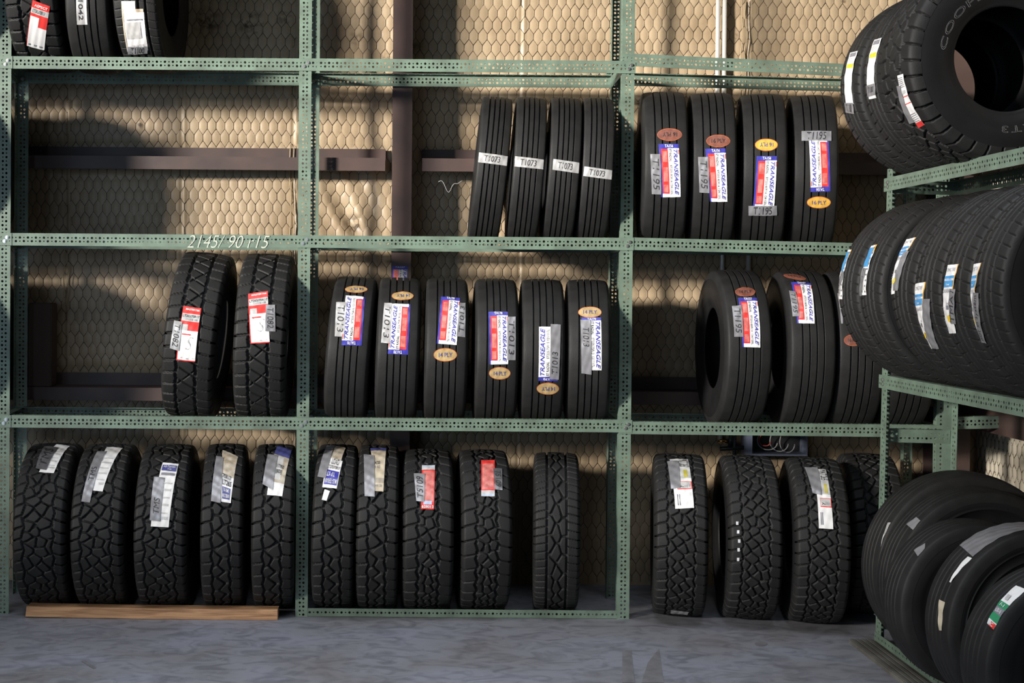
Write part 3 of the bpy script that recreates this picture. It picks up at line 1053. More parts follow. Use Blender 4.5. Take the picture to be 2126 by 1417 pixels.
def trailer_label(model, size, red=True):
    it = [('r', 0, 0, 1, 1, 'blue')]
    if red:
        it += [('r', 0.10, 0.075, 0.44, 0.905, 'red'), ('r', 0.16, 0.30, 0.38, 0.56, 'lightred'), ('r', 0.16, 0.66, 0.40, 0.86, 'lightred'), ('r', 0.14, 0.10, 0.38, 0.24, 'lightred'),
               ('r', 0.08, 0.0, 0.44, 0.07, 'white')]
    it += [('r', 0.44, 0.0, 1, 0.915, 'white'),
           ('t', 0.49, 0.66, 0.61, 0.90, 'ST RADIAL', 'ink', -90, 0, 0.02), ('t', 0.50, 0.05, 0.60, 0.60, size, 'ink', -90, 0, 0.0),
           ('t', 0.71, 0.04, 0.90, 0.89, 'TRANSEAGLE', 'blue', -90, 0.35, 0.012),
           ('r', 0.95, 0.80, 0.98, 0.89, 'red'),
           ('t', 0.30, 0.93, 0.72, 0.985, model, 'white', 0, 0, 0.02)]
    return it
def half_label(model, size):
    return [('r', 0, 0, 1, 1, 'white'),
            ('t', 0.10, 0.70, 0.34, 0.98, 'ST RADIAL', 'ink', -90, 0, 0.02), ('t', 0.12, 0.06, 0.33, 0.64, size, 'ink', -90, 0, 0.0),
            ('t', 0.50, 0.03, 0.88, 0.97, 'TRANSEAGLE', 'blue', -90, 0.35, 0.012)]
def ply(body, m, rot=0):
    return [('o', 0, 0, 1, 1, 'oval_rim'), ('o', 0.02, 0.045, 0.98, 0.955, m), ('t', 0.22, 0.34, 0.80, 0.66, body, 'navy' if m != 'oval_brown' else 'ink', rot, 0, 0.01)]
def tapeit(body=None, rot=0, m='tape', box=(0.18, 0.12, 0.82, 0.88)):
    it = [('r', 0, 0, 1, 1, m)]
    if body:
        it.append(('t', *box, body, 'ink', rot, 0.12, 0.0))
    return it

SB = lambda k, z: shelfbase(k, z)
ST235 = 'ST235/80R16 124/120L'
ST225 = 'ST225/75R15 121/117L'
OV = 'oval_sticker'
# ---- top shelf, left: three tyres
g = 'tires on the top left shelf'
t = place('at2', 'tire', 57, YC, SB('at2', ZT), 2, 0, 'chunky tire with a red-headed label on the top shelf, leftmost of three there', g)
sticker(t, 'sticker', ((55, 94), (92, 104), (104, 13), (68, 0)), [('r', 0, 0, 1, 1, 'red'), ('r', .03, 0, 1, .50, 'white'), ('r', .03, .5, .52, .70, 'white'), ('r', .02, .76, 1, .87, 'offwhite'), ('t', .1, .78, .8, .85, 'LT265/70R17', 'ink', 0, 0, 0), ('t', .15, .90, .9, .95, 'ASPECT', 'white', 0, 0, .02), ('t', .1, .05, .8, .09, '-  -  -', 'grey', 0, 0, 0)])
t = place('rib_mid', 'trailer_tire', 177, YC, SB('rib_mid', ZT), 3, 0, 'ribbed tire with a narrow white taped strip, middle of three on the top shelf', g)
sticker(t, 'sticker', ((160, 51), (182, 51), (180, -30), (158, -30)), [('r', 0, 0, 1, 1, 'tapelight'), ('r', .78, 0, .97, 1, 'white'), ('t', .2, .12, .62, .85, 'T1042', 'ink', -90, 0, .01)])
t = place('car', 'tire', 276, YC, SB('car', ZT), -2, 0, 'wide tire with a large torn cream label on the top shelf, hollow side showing', g)
sticker(t, 'sticker', ((265, 108), (308, 104), (298, 2), (252, 2)), [('r', 0, 0, 1, .80, 'white'), ('r', 0, .80, .62, 1, 'white'), ('r', .62, .80, .98, .86, 'rawpaper'), ('r', 0, 0.1, .06, .95, 'cream'), ('r', .12, .3, .8, .62, 'offwhite'), ('t', .3, .13, .85, .17, 'VALUE 100 AB', 'grey', 0, 0, 0), ('t', .2, .66, .9, .68, '_____________', 'grey', 0, 0, 0)])
sticker(t, 'tape_strip', ((266, 112), (306, 110), (307, 95), (264, 96)), tapeit('T1100', 0, 'tape'), off=0.003)

# ---- upper shelf, middle bay: four leaning narrow trailer tyres
g = 'leaning narrow trailer tires with one tape band'
N = []
for eq, ln, yw, lab, box_ in ((1022, 5.6, -2, 'narrow ribbed tire leaning right, leftmost of the four with a tape band', ((986, 336), (1058, 345), (1058, 325), (989, 316))),
                              (1098, 4.0, -3, 'narrow ribbed tire leaning right, second of the four with a tape band', ((1062, 345), (1134, 352), (1136, 332), (1065, 324))),
                              (1172, 3.6, -4, 'narrow ribbed tire leaning right, third of the four with a tape band', ((1147, 352), (1204, 360), (1207, 338), (1149, 330))),
                              (1241, 3.0, -5, 'narrow ribbed tire leaning against the post, last of the four with a tape band', ((1211, 365), (1277, 373), (1281, 354), (1213, 345)))):
    t = place('rib_narrow', 'trailer_tire', eq, YC, SB('rib_narrow', ZM), yw, ln, lab, g)
    sticker(t, 'tape_strip', box_, tapeit('T1073', 0, 'tapelight', (0.2, 0.2, 0.75, 0.8)))
# ---- upper shelf, right bay: four trailer tyres
g = 'trailer tires on the upper right shelf'
t = place('rib_big', 'trailer_tire', 1383, YC, SB('rib_big', 1.911), -8, 0, 'ribbed trailer tire with red-brown oval over its sticker, beside the third post', g)
sticker(t, 'sticker', ((1373, 409), (1413, 408), (1409, 299), (1367, 299)), trailer_label('TA156', ST235))
sticker(t, OV, (1364, 267, 1416, 293), ply('16 PLY', 'oval_brown', 180))
sticker(t, 'tape_strip', ((1353, 402), (1373, 403), (1371, 320), (1350, 320)), tapeit('T1195', -90), off=0.003)
t = place('rib_big', 'trailer_tire', 1483, YC, SB('rib_big', 1.907), -10, 0, 'ribbed trailer tire with red-brown oval, second from the third post', g)
sticker(t, 'sticker', ((1474, 418), (1510, 418), (1506, 308), (1464, 309)), trailer_label('TA156', ST235))
sticker(t, OV, (1466, 280, 1516, 306), ply('16 PLY', 'oval_brown', 0))
sticker(t, 'tape_strip', ((1452, 399), (1473, 400), (1471, 326), (1449, 326)), tapeit('T1195', -90), off=0.003)
t = place('rib_big', 'trailer_tire', 1588, YC, SB('rib_big', 1.903), -12, 0, 'ribbed trailer tire with yellow oval above its sticker', g)
sticker(t, 'sticker', ((1563, 430), (1607, 430), (1613, 324), (1571, 324)), trailer_label('TA156', ST235))
sticker(t, OV, (1567, 288, 1615, 314), ply('16 PLY', 'oval_yellow', 180))
sticker(t, 'tape_strip', (1554, 426, 1613, 446), tapeit('T1195', 0), off=0.003)
t = place('rib_big', 'trailer_tire', 1694, YC, SB('rib_big', 1.899), -13, 0, 'ribbed trailer tire with yellow oval below its sticker', g)
sticker(t, 'sticker', ((1683, 398), (1724, 397), (1720, 288), (1679, 288)), trailer_label('TA156', ST235), flip=True)
sticker(t, OV, (1675, 407, 1725, 432), ply('16 PLY', 'oval_yellow', 0))
sticker(t, 'tape_strip', (1664, 273, 1726, 293), tapeit('T1195', 0), off=0.003)

# ---- middle shelf, left bay: two truck tyres
def redlabel():
    return [('r', 0, 0, 1, 1, 'red'), ('r', .05, .02, 1, .56, 'white'), ('r', .08, .56, .42, .67, 'offwhite'), ('r', .03, .73, 1, .87, 'offwhite'), ('t', .06, .80, .97, .85, 'LT265/70R17', 'ink', 0, 0, .01), ('t', .25, .745, .9, .785, '121/118 10R', 'grey', 0, 0, 0),
            ('t', .18, .93, .95, .965, 'MASTERTRK', 'white', 0, 0, .03), ('t', .2, .04, .9, .075, '*   o   *', 'grey', 0, 0, 0), ('t', .15, .48, .6, .50, '________', 'red', 0, 0, 0), ('t', .4, .22, .75, .45, 'S', 'offwhite', 0, .3, -.03)]
g = 'all-terrain tires on the middle left shelf'
t = place('at2', 'tire', 391, YC, SB('at2', ZL), 1, 6, 'all-terrain tire with a red-headed label, leaning on the one right of it', g)
sticker(t, 'sticker', ((366, 747), (405, 751), (418, 640), (381, 635)), redlabel())
sticker(t, 'tape_strip', ((353, 722), (372, 728), (379, 668), (362, 665)), tapeit('T1082', -90, 'tapelight'), off=0.003)
t = place('at2', 'tire', 537, YC, SB('at2', ZL), 1, 2.3, 'all-terrain tire with a red-headed label, right beside the second post', g)
sticker(t, 'sticker', ((520, 713), (560, 711), (556, 604), (515, 610)), redlabel())
sticker(t, 'tape_strip', ((551, 687), (572, 688), (571, 633), (552, 633)), tapeit('T1082', -90, 'tape'), off=0.003)

# ---- middle shelf, middle bay: six trailer tyres
g = 'trailer tires on the middle shelf of the middle bay'
def six(eq, lean, yaw, lab):
    return place('rib_mid', 'trailer_tire', eq, YC, SB('rib_mid', ZL), yaw, lean, lab, g)
t = six(721, 4.2, -1, 'ribbed trailer tire leaning right, first after the second post, tape left of sticker')
sticker(t, 'sticker', ((709, 716), (751, 717), (758, 617), (718, 614)), trailer_label('TA170', ST225), flip=True)
sticker(t, OV, (716, 594, 763, 609), ply('14 PLY', 'tan', 180))
sticker(t, 'tape_strip', ((695, 698), (715, 699), (721, 628), (698, 628)), tapeit('T1013', -90, 'tapelight'), off=0.003)
t = six(825, 1.8, 0, 'ribbed trailer tire second after the second post, oval sticker at its very top')
sticker(t, 'sticker', ((805, 734), (847, 736), (852, 632), (814, 631)), trailer_label('TA170', ST225), flip=True)
sticker(t, OV, (813, 606, 859, 624), ply('14 PLY', 'tan', 180))
sticker(t, 'tape_strip', ((791, 711), (810, 713), (814, 630), (798, 629)), tapeit('T1013', -90, 'tapelight'), off=0.003)
t = six(926.5, 1.0, -1, 'ribbed trailer tire, tape right of its high sticker, oval below, third from second post')
sticker(t, 'sticker', ((907, 713), (948, 716), (955, 619), (916, 616)), trailer_label('TA170', ST225))
sticker(t, OV, (900, 722, 949, 750), ply('14 PLY', 'tan', 0))
sticker(t, 'tape_strip', ((948, 698), (967, 700), (972, 630), (954, 629)), tapeit('T1013', 90), off=0.003)
t = six(1032, 0.4, -2, 'ribbed trailer tire with low red and white sticker, tape on the right, oval below')
sticker(t, 'sticker', ((1016, 756), (1055, 755), (1054, 647), (1014, 647)), trailer_label('TA170', ST225))
sticker(t, OV, (1015, 761, 1060, 787), ply('14 PLY', 'tan', 0))
sticker(t, 'tape_strip', (1053, 658, 1073, 747), tapeit('T1013', -90), off=0.003)
t = six(1128, 0.4, -4, 'ribbed trailer tire with the lowest sticker and oval, second from the third post')
sticker(t, 'sticker', ((1118, 782), (1142, 781), (1143, 678), (1119, 678)), half_label('TA170', ST225), flip=True)
sticker(t, 'sticker', (1118, 782, 1158, 790), [('r', 0, 0, 1, 1, 'blue'), ('t', .25, .2, .55, .8, '170', 'white', 180, 0, .02)])
sticker(t, OV, (1114, 793, 1161, 818), ply('14 PLY', 'tan', 180))
sticker(t, 'tape_strip', ((1141, 786), (1160, 787), (1164, 674), (1143, 673)), tapeit('T1013', 90, 'tape', (.2, .1, .8, .5)), off=0.003)
t = six(1223, 0.2, -6, 'ribbed trailer tire beside the third post, white sticker right of wide tape')
sticker(t, 'sticker', ((1227, 768), (1249, 768), (1248, 665), (1224, 665)), half_label('TA170', ST225))
sticker(t, 'sticker', (1207, 659, 1248, 666), [('r', 0, 0, 1, 1, 'blue'), ('t', .3, .2, .75, .8, 'TA170', 'white', 0, 0, .02)])
sticker(t, OV, (1200, 637, 1249, 660), ply('14 PLY', 'tan', 0))
sticker(t, 'tape_strip', ((1207, 774), (1228, 777), (1226, 665), (1205, 664)), tapeit('T1013', -90, 'tape', (.2, .5, .8, .85)), off=0.003)

# ---- middle shelf, right bay
g = 'trailer tires on the middle shelf of the right bay'
t = place('rib_wide', 'trailer_tire', 1558, YC, SB('rib_wide', 0.990), -2, 0, 'ribbed trailer tire with hollow left side showing, middle shelf of right bay', g)
sticker(t, 'sticker', ((1541, 720), (1578, 721), (1571, 618), (1532, 618)), trailer_label('TA157', ST235))
sticker(t, OV, (1526, 597, 1568, 616), ply('16 PLY', 'oval_brown', 0))
sticker(t, 'tape_strip', ((1524, 699), (1543, 699), (1539, 634), (1519, 636)), tapeit('T1195', -90), off=0.003)
t = place('rib_wide', 'trailer_tire', 1690, YC, SB('rib_wide', 0.988), -6, 0, 'ribbed trailer tire second in the right bay, sticker high up and slanting', g)
sticker(t, 'sticker', ((1655, 671), (1691, 672), (1683, 588), (1642, 586)), trailer_label('TA157', ST235))
sticker(t, OV, ((1628, 578), (1676, 585), (1670, 573), (1622, 568)), ply('16 PLY', 'oval_brown', 0))
sticker(t, 'tape_strip', ((1644, 657), (1659, 657), (1652, 606), (1633, 604)), tapeit('T1195', -90), off=0.003)
t = place('rib_wide', 'trailer_tire', 1790, YC, SB('rib_wide', 0.987), -8, 0, 'ribbed trailer tire third in the right bay, half behind the side rack tires', g)
sticker(t, 'tape_strip', ((1743, 672), (1750, 672), (1745, 610), (1735, 610)), tapeit(None), off=0.003)
sticker(t, OV, (1752, 694, 1790, 718), ply('16 PLY', 'oval_brown', 0))
t = place('rib_wide', 'trailer_tire', 1899, YC, SB('rib_wide', 0.986), -7, 0, 'ribbed trailer tire in deep shade, seen through the side rack below its middle beam', g)

# ---- floor row
g = 'all-terrain tires on the floor of the left bay'
def paper(blue_top=False):
    it = [('r', 0, 0, 1, 1, 'white')]
    for k in range(5):
        it.append(('r', .12, .18 + .11 * k, .86, .20 + .11 * k + .012 * (k % 2), 'offwhite'))
    it.append(('t', .4, .1, .9, .14, '0 0 0 0 0 0', 'grey', 0, 0, 0))
    if blue_top:
        it += [('r', .06, .84, .94, .95, 'navy'), ('t', .12, .90, .88, .94, 'All-Terrain', 'white', 0, 0.2, 0), ('t', .4, .855, .65, .885, 'T/A', 'white', 0, 0.2, 0), ('r', .1, .76, .9, .80, 'grey')]
    return it
t = place('ko', 'tire', 77, YC, 0.0, 4, 0, 'knobbly tire on the floor at the left post, paper label over its top', g)
sticker(t, 'sticker', ((81, 980), (112, 982), (145, 926), (118, 922)), paper())
sticker(t, 'tape_strip', ((74, 973), (96, 976), (121, 930), (92, 927)), tapeit('TMS', 90, 'tapedark'), off=0.003)
t = place('ko', 'tire', 197, YC, 0.0, 3, 0, 'knobbly tire on the floor with long slanting label, second from the left post', g)
sticker(t, 'sticker', ((193, 1018), (213, 1020), (255, 930), (222, 928)), paper())
sticker(t, 'tape_strip', ((169, 1041), (187, 1043), (221, 937), (202, 938)), tapeit('TMS', 90, 'tape', (.2, .35, .8, .6)), off=0.003)
t = place('ko', 'tire', 329, YC, 0.0, 3, 0, 'knobbly tire on the floor with long white label and blue heading', g)
sticker(t, 'sticker', ((313, 1092), (350, 1094), (371, 963), (338, 960)), paper(True))
sticker(t, 'tape_strip', ((311, 1079), (333, 1082), (342, 992), (320, 990)), tapeit('TMS', 90, 'tape', (.25, .15, .8, .5)), off=0.003)
t = place('mud', 'tire', 458, YC, 0.0, 4, 0, 'block-tread tire on the floor with crumpled brown and white label, second from the second post', g)
sticker(t, 'sticker', ((459, 1041), (479, 1044), (494, 948), (462, 934)), [('r', 0, 0, 1, 1, 'white'), ('r', 0, .45, 1, 1, 'rawpaper'), ('r', .1, .05, .85, .24, 'navy'), ('t', .15, .07, .8, .13, 'MUD-TERRAIN', 'white', 0, 0, .01), ('t', .2, .16, .7, .22, 'T/A KM3', 'white', 0, 0, .01), ('t', .1, .27, .85, .36, 'LT265', 'ink', 0, 0, .02), ('t', .1, .38, .8, .46, '70R17', 'ink', 0, 0, .02)])
sticker(t, 'tape_strip', ((438, 1040), (458, 1044), (464, 950), (449, 947)), tapeit(None, 0, 'tape'), off=0.003)
t = place('mud', 'tire', 564, YC, 0.0, 3, 0, 'block-tread tire on the floor half hidden by the left side of the second post', g)
sticker(t, 'sticker', ((554, 1027), (586, 1030), (606, 935), (576, 926)), [('r', 0, 0, 1, .2, 'white'), ('r', 0, .2, 1, .72, 'rawpaper'), ('r', .1, .25, .7, .7, 'offwhite'), ('r', 0, .72, 1, 1, 'navy'), ('t', .25, .45, .8, .52, '61/77R00', 'ink', 0, 0, .01), ('t', .35, .34, .7, .42, '[ED]', 'ink', 0, 0, .01)])
sticker(t, 'tape_strip', ((545, 1005), (566, 1017), (577, 946), (556, 944)), tapeit(None, 0, 'tape'), off=0.003)
g = 'all-terrain tires on the floor of the middle bay'
t = place('mud', 'tire', 689, YC, 0.0, 0, 1, 'block-tread tire on the floor just right of the second post, torn blue and white label', g)
sticker(t, 'sticker', ((669, 1011), (699, 1014), (721, 930), (692, 924)), [('r', 0, 0, 1, .55, 'white'), ('r', .05, .55, .9, .98, 'rawpaper'), ('r', .06, .05, .95, .30, 'blue'), ('t', .15, .19, .7, .27, 'T/P KT', 'white', 180, 0, .01), ('t', .1, .07, .9, .15, 'MUD-TERRAIN', 'white', 180, 0, .01), ('t', .1, .33, .95, .39, 'LT270/70R17', 'ink', 0, 0, .01), ('t', .3, .42, .8, .54, 'LOAD', 'ink', 0, 0, 0)])
sticker(t, 'tape_strip', ((656, 990), (676, 993), (696, 926), (679, 926)), tapeit(None, 0, 'tape'), off=0.003)
sticker(t, 'sticker', ((668, 1037), (678, 1039), (685, 1019), (674, 1015)), [('r', 0, 0, 1, 1, 'white')])
t = place('mud', 'tire', 782, YC, 0.0, 0, 0.5, 'block-tread tire on the floor with cream label beside wide grey tape', g)
sticker(t, 'sticker', ((777, 1019), (796, 1020), (802, 931), (769, 931)), [('r', 0, 0, 1, 1, 'cream'), ('r', 0, .90, 1, 1, 'navy'), ('t', .15, .50, .6, .58, '54/203', 'ink', 0, 0, .01), ('t', .1, .42, .6, .48, '91 S/2', 'grey', 0, 0, .01), ('t', .15, .14, .95, .23, '11111111', 'grey', 0, 0, .01), ('t', .1, .07, .8, .11, 'MFR 300', 'grey', 0, 0, 0)])
sticker(t, 'tape_strip', ((757, 1030), (778, 1031), (777, 946), (755, 944)), tapeit(None, 0, 'tape'), off=0.003)
t = place('coop', 'tire', 889, YC, 0.0, 0, 0, 'heavy-lug tire on the floor with pinkish red label ending in white digits', g)
def redpatch(num=None):
    it = [('r', 0, 0, 1, 1, 'red'), ('r', .10, .14, .92, .84, 'lightred'), ('r', 0, .87, 1, 1, 'offwhite'), ('r', .05, .95, .95, .985, 'paleblue')]
    if num:
        it += [('r', .18, .09, .82, .16, 'paleblue'), ('t', .06, .02, .96, .075, num, 'white', 0, 0, .02)]
    return it
sticker(t, 'sticker', ((874, 1056), (901, 1057), (903, 966), (876, 966)), redpatch('628013'))
sticker(t, 'tape_strip', ((864, 1040), (881, 1042), (882, 984), (859, 983)), tapeit('T5109', 90, 'tape'), off=0.003)
t = place('coop', 'tire', 1012, YC, 0.0, 0, 0, 'heavy-lug tire on the floor with short crumpled red label, second from last of its bay', g)
sticker(t, 'sticker', (999, 955, 1027, 1030), redpatch(None), flip=True)
sticker(t, 'tape_strip', ((1027, 1016), (1043, 1018), (1042, 973), (1024, 973)), tapeit('T5109', -90, 'tapedark'), off=0.003)
t = place('hwy', 'tire', 1156, YC, 0.0, -6, 0, 'bare tire with two straight grooves on the floor, no label at all', g)
g = 'all-terrain tires on the floor of the right bay'
def scanlabel():
    return [('r', 0, 0, 1, 1, 'white'), ('r', 0, .50, 1, 1, 'offwhite'), ('r', .2, .30, 1, .44, 'red'), ('r', .22, .315, .95, .43, 'offwhite'), ('r', .62, .52, .82, .68, 'dullyellow'), ('t', .3, .33, .55, .37, '>-', 'ink', 0, 0, .02), ('t', .6, .33, .9, .37, '112 T', 'grey', 0, 0, 0), ('t', .15, .05, .3, .22, 'II', 'grey', 0, 0, 0),
            ('t', .45, .75, .95, .97, 'MKT 265', 'ink', -90, 0, 0)]
t = place('atx', 'tire', 1415, 6.39, 0.0, -10, 0, 'fine-block tire on the floor beside the third post, silver strip at its foot', g)
sticker(t, 'sticker', ((1402, 1056), (1441, 1054), (1428, 953), (1390, 953)), scanlabel())
sticker(t, 'tape_strip', ((1393, 1015), (1413, 1013), (1408, 957), (1385, 959)), tapeit(None, 0, 'tape'), off=0.003)
sticker(t, 'tape_strip', ((1392, 1272), (1427, 1275), (1430, 1269), (1393, 1265)), tapeit(None, 0, 'tapelight'))
t = place('atx', 'tire', 1571, 6.345, 0.0, -8, 0, 'fine-block tire on the floor without a label, white scuffs on its left shoulder', g)
for (x, y) in ((1530, 1085), (1532, 1103), (1534, 1122), (1533, 1140), (1532, 1160)):
    sticker(t, 'paint_scuff', (x - 2, y - 3, x + 3, y + 4), [('r', 0, 0, 1, 1, 'scuff')])
t = place('atx', 'tire', 1711, 6.275, 0.0, -10, 0, 'fine-block tire on the floor with long white label, nearest the right-hand rack', g)
sticker(t, 'sticker', ((1700, 1096), (1730, 1098), (1714, 975), (1688, 973)), scanlabel())
sticker(t, 'tape_strip', ((1687, 1024), (1706, 1028), (1697, 971), (1670, 971)), tapeit(None, 0, 'tape'), off=0.003)
t = place('atx', 'tire', 1830, 6.46, 0.0, -10, 0, 'fine-block tire on the floor standing back in shade behind the thin rack post', g)

# ---- tyres of the next bay, just past the left edge
g = 'tires at the left edge behind the first post'
place('rib_big', 'trailer_tire', -102, YC, SB('rib_big', ZM), 1, 0, 'dark tire edge just left of the first post on the upper shelf', g)
place('rib_wide', 'trailer_tire', -106, YC, SB('rib_wide', ZL), 1, 0, 'dark tire edge just left of the first post on the middle shelf', g)
g2 = 'tires standing past the left edge'
for k in range(1, 4):
    place('rib_big', 'trailer_tire', -102 - 108 * k, YC, SB('rib_big', ZM), 1, 0, 'ribbed tire on the upper shelf past the left edge', g2)
    place('car', 'tire', 12 - 110 * k, YC, SB('car', ZT), 1, 0, 'tire on the top shelf past the left edge', g2)
    place('rib_wide', 'trailer_tire', -106 - 108 * k, YC, SB('rib_wide', ZL), 1, 0, 'ribbed tire on the middle shelf past the left edge', g2)

# ------------------------------------------------------------------ tyres of the side rack (axes along the wall)
def stand(kind, name, xl, y, base, yaw, lean, lab, g):
    K = KIND[kind]
    return tyre(kind, name, (xl + K['R'], y, base), -90 + yaw, lean, lab, g)
HS = 0.122
sb = lambda k, z: shelfbase(k, z, HS) + 0.003
g = 'tires on the upper shelf of the right-hand rack'
def whiteyellow():
    it = [('r', 0, 0, 1, 1, 'white'), ('r', .1, .68, .95, .76, 'yellow'), ('r', .12, .90, .9, .98, 'grey')]
    for k in range(3):
        it.append(('r', .1, .81 + .025 * k, .9, .82 + .025 * k, 'offwhite'))
    return it
t = stand('car', 'tire', 1.985, 5.60, sb('car', ZS1), 2, 0, 'road tire on the upper side shelf, farthest back, white label with yellow square', g)
sticker(t, 'sticker', ((1757, 213), (1773, 216), (1782, 106), (1766, 110)), whiteyellow())
sticker(t, 'tape_strip', ((1757, 233), (1775, 236), (1772, 213), (1755, 213)), tapeit('T1100', 0, 'tape'), off=0.002)
t = stand('car', 'tire', 1.99, 5.34, sb('car', ZS1), 2, 0, 'road tire on the upper side shelf between its two neighbours, label ending in grey tape', g)
sticker(t, 'sticker', ((1805, 206), (1820, 203), (1832, 79), (1816, 83)), whiteyellow())
sticker(t, 'tape_strip', ((1803, 201), (1820, 196), (1819, 172), (1800, 178)), tapeit('T1100', 0, 'tape', (.2, .3, .8, .8)), off=0.002)
t = stand('at3', 'tire', 1.955, 5.02, sb('at3', ZS1), 3, 0, 'big tire with outlined white sidewall letters and open hollow side, upper right shelf', g)
big3 = t
sticker(t, 'sticker', ((1908, 265), (1921, 258), (1876, 153), (1864, 157)), [('r', 0, 0, 1, 1, 'white'), ('r', 0, 0, 1, .10, 'red'), ('r', 0, .60, 1, .615, 'red'), ('r', 0, .47, 1, .485, 'red'), ('r', .15, .66, .8, .72, 'offwhite'), ('t', .1, .12, .9, .28, '11111', 'grey', 90, 0, .02), ('t', .1, .78, .9, .95, '111111', 'grey', 90, 0, .02)])
sticker(t, 'tape_strip', ((1890, 256), (1900, 253), (1871, 178), (1863, 178)), tapeit(None, 0, 'tape'), off=0.002)
# raised outline letters on the near sidewall
def side_letters(ty, body, a0, a1, r0, r1, sp=1.1):
    K = ty['K']
    uv, fs, asp = textmesh(body, 0.0, 0.0, 0.009, sp)
    prof = np.array(K['swprof'])
    o_ = np.argsort(prof[:, 1])
    r = r0 + uv[:, 1] * (r1 - r0)
    x = np.interp(r, prof[o_, 1], prof[o_, 0]) + 0.0008 + uv[:, 2] * 0.05
    a = a0 + uv[:, 0] * (a1 - a0)          # clockwise as seen from the near side
    V = np.stack([x, -r * np.cos(a), r * np.sin(a) + K['R']], -1)
    ob = link('raised_lettering', mesh_np('raised_lettering', V, fs), 'letter', ty['root'])
    ob['label'] = 'white outlined sidewall letters'
side_letters(big3, 'COOPER', R_(6), R_(80), 0.250, 0.277)
side_letters(big3, 'AT3', R_(248), R_(275), 0.264, 0.291, 1.3)
g = 'tires on the middle shelf of the right-hand rack'
def bluelabel():
    it = [('r', 0, 0, 1, 1, 'white'), ('r', 0, .80, .93, .84, 'sky'), ('r', 0, .68, .93, .77, 'sky'), ('r', .93, .62, 1, 1, 'orange'),
          ('t', .1, .90, .85, .95, 'CMHC TIRE', 'grey', 0, 0, .0), ('t', .2, .775, .8, .795, 'CROSSPRO', 'sky', 0, 0, .02), ('t', .3, .70, .65, .73, 'Tourer', 'white', 0, 0, .02),
          ('t', .1, .60, .9, .65, '205/65R15', 'grey', 0, 0, .01), ('t', .45, .43, .75, .46, '245', 'grey', 0, 0, 0), ('r', .40, .36, .62, .42, 'grey'), ('o', .45, .17, .80, .28, 'yellow'),
          ('t', .05, .05, .14, .40, '11111111', 'grey', 90, 0, 0)]
    return it
def bluewrap():
    return [('r', 0, 0, 1, 1, 'white'), ('r', 0, .55, .8, .95, 'sky'), ('r', .85, .85, 1, 1, 'orange'), ('r', .1, .1, .6, .45, 'offwhite'), ('t', .2, .05, .4, .5, '205/65R15', 'ink', 90, 0, .02), ('t', .75, .05, .95, .95, '111111111', 'grey', 90, 0, .03)]
Ys = [5.60, 5.365, 5.05, 4.815, 4.55, 4.31]
labs = ['road tire on the middle side shelf, farthest back, narrow label at its edge',
        'road tire on the middle side shelf, second from the back, label under grey tape',
        'road tire on the middle side shelf with the highest slanting label, after a dark gap',
        'road tire on the middle side shelf with the lowest label bending down to the right',
        'road tire on the middle side shelf, second nearest, short tape beside its label',
        'nearest road tire on the middle side shelf, handwritten tape beside its label']
st_ = [(((1741, 620), (1750, 621), (1769, 518), (1760, 518)), bluewrap(), ((1738, 590), (1747, 592), (1754, 563), (1748, 562)), None),
       (((1788, 613), (1799, 612), (1822, 508), (1808, 510)), bluewrap(), ((1784, 614), (1791, 614), (1800, 557), (1790, 556)), None),
       (((1838, 611), (1858, 609), (1903, 493), (1883, 497)), bluelabel(), ((1855, 603), (1866, 603), (1889, 522), (1878, 523)), None),
       (((1920, 722), (1936, 722), (1923, 585), (1897, 589)), bluelabel(), ((1935, 722), (1951, 723), (1933, 620), (1917, 620)), None),
       (((1962, 691), (1986, 691), (1992, 548), (1969, 550)), bluelabel(), ((1975, 671), (1987, 672), (1985, 600), (1973, 599)), 'TMA1'),
       (((2014, 698), (2032, 698), (2039, 545), (2010, 549)), bluelabel(), ((2034, 709), (2050, 712), (2034, 608), (2021, 607)), 'not in system')]
for k, y in enumerate(Ys):
    t = stand('car', 'tire', 1.998 + 0.012 * (k in (2, 3)) - 0.01 * (k == 0), y, sb('car', ZS2), 2.5, 0, labs[k], g)
    b, it, tp, tx = st_[k]
    sticker(t, 'sticker', b, it)
    sticker(t, 'tape_strip', tp, tapeit(tx, 90, 'tape', (.2, .05, .8, .95)), off=0.002)
g = 'ribbed tires on the floor of the right-hand rack'
t = stand('trailer_a', 'trailer_tire', 2.085, 5.57, 0.001, 4, 0, 'largest ribbed tire, back of the bottom side row, foil scrap on its tread', g)
sticker(t, 'foil_scrap', ((1832, 1137), (1839, 1137), (1856, 1087), (1845, 1085)), [('r', 0, 0, 1, 1, 'tapelight'), ('r', .2, .1, .6, .5, 'white')])
t = stand('trailer_b', 'trailer_tire', 2.06, 5.32, 0.012, 4, 0, 'second ribbed tire of the bottom side row, small grey tape patch near its top left', g)
sticker(t, 'tape_strip', ((1897, 1100), (1915, 1082), (1903, 1073), (1882, 1088)), tapeit(None, 0, 'tape'))
t = stand('trailer_c', 'trailer_tire', 1.985, 5.06, 0.059, 4, 0, 'plain-sided ribbed tire with square tape patch, middle of the bottom side row', g)
sticker(t, 'tape_strip', ((1912, 1157), (1938, 1146), (1922, 1128), (1898, 1142)), tapeit(None, 0, 'tape'))
t = stand('trailer_d', 'trailer_tire', 1.975, 4.62, 0.056, 4, 0, 'ribbed tire with ridged sidewall and a long grey tape along its top', g)
RD = t['K']['R']
sticker_c(t, 'tape_strip', [(RD * R_(50), -.078), (RD * R_(46), .058), (RD * R_(104), .058), (RD * R_(104), -.078)], tapeit(None, 0, 'tape'))
sticker(t, 'sticker', ((1950, 1308), (1957, 1308), (1963, 1250), (1951, 1244)), [('r', 0, 0, 1, 1, 'cream')])
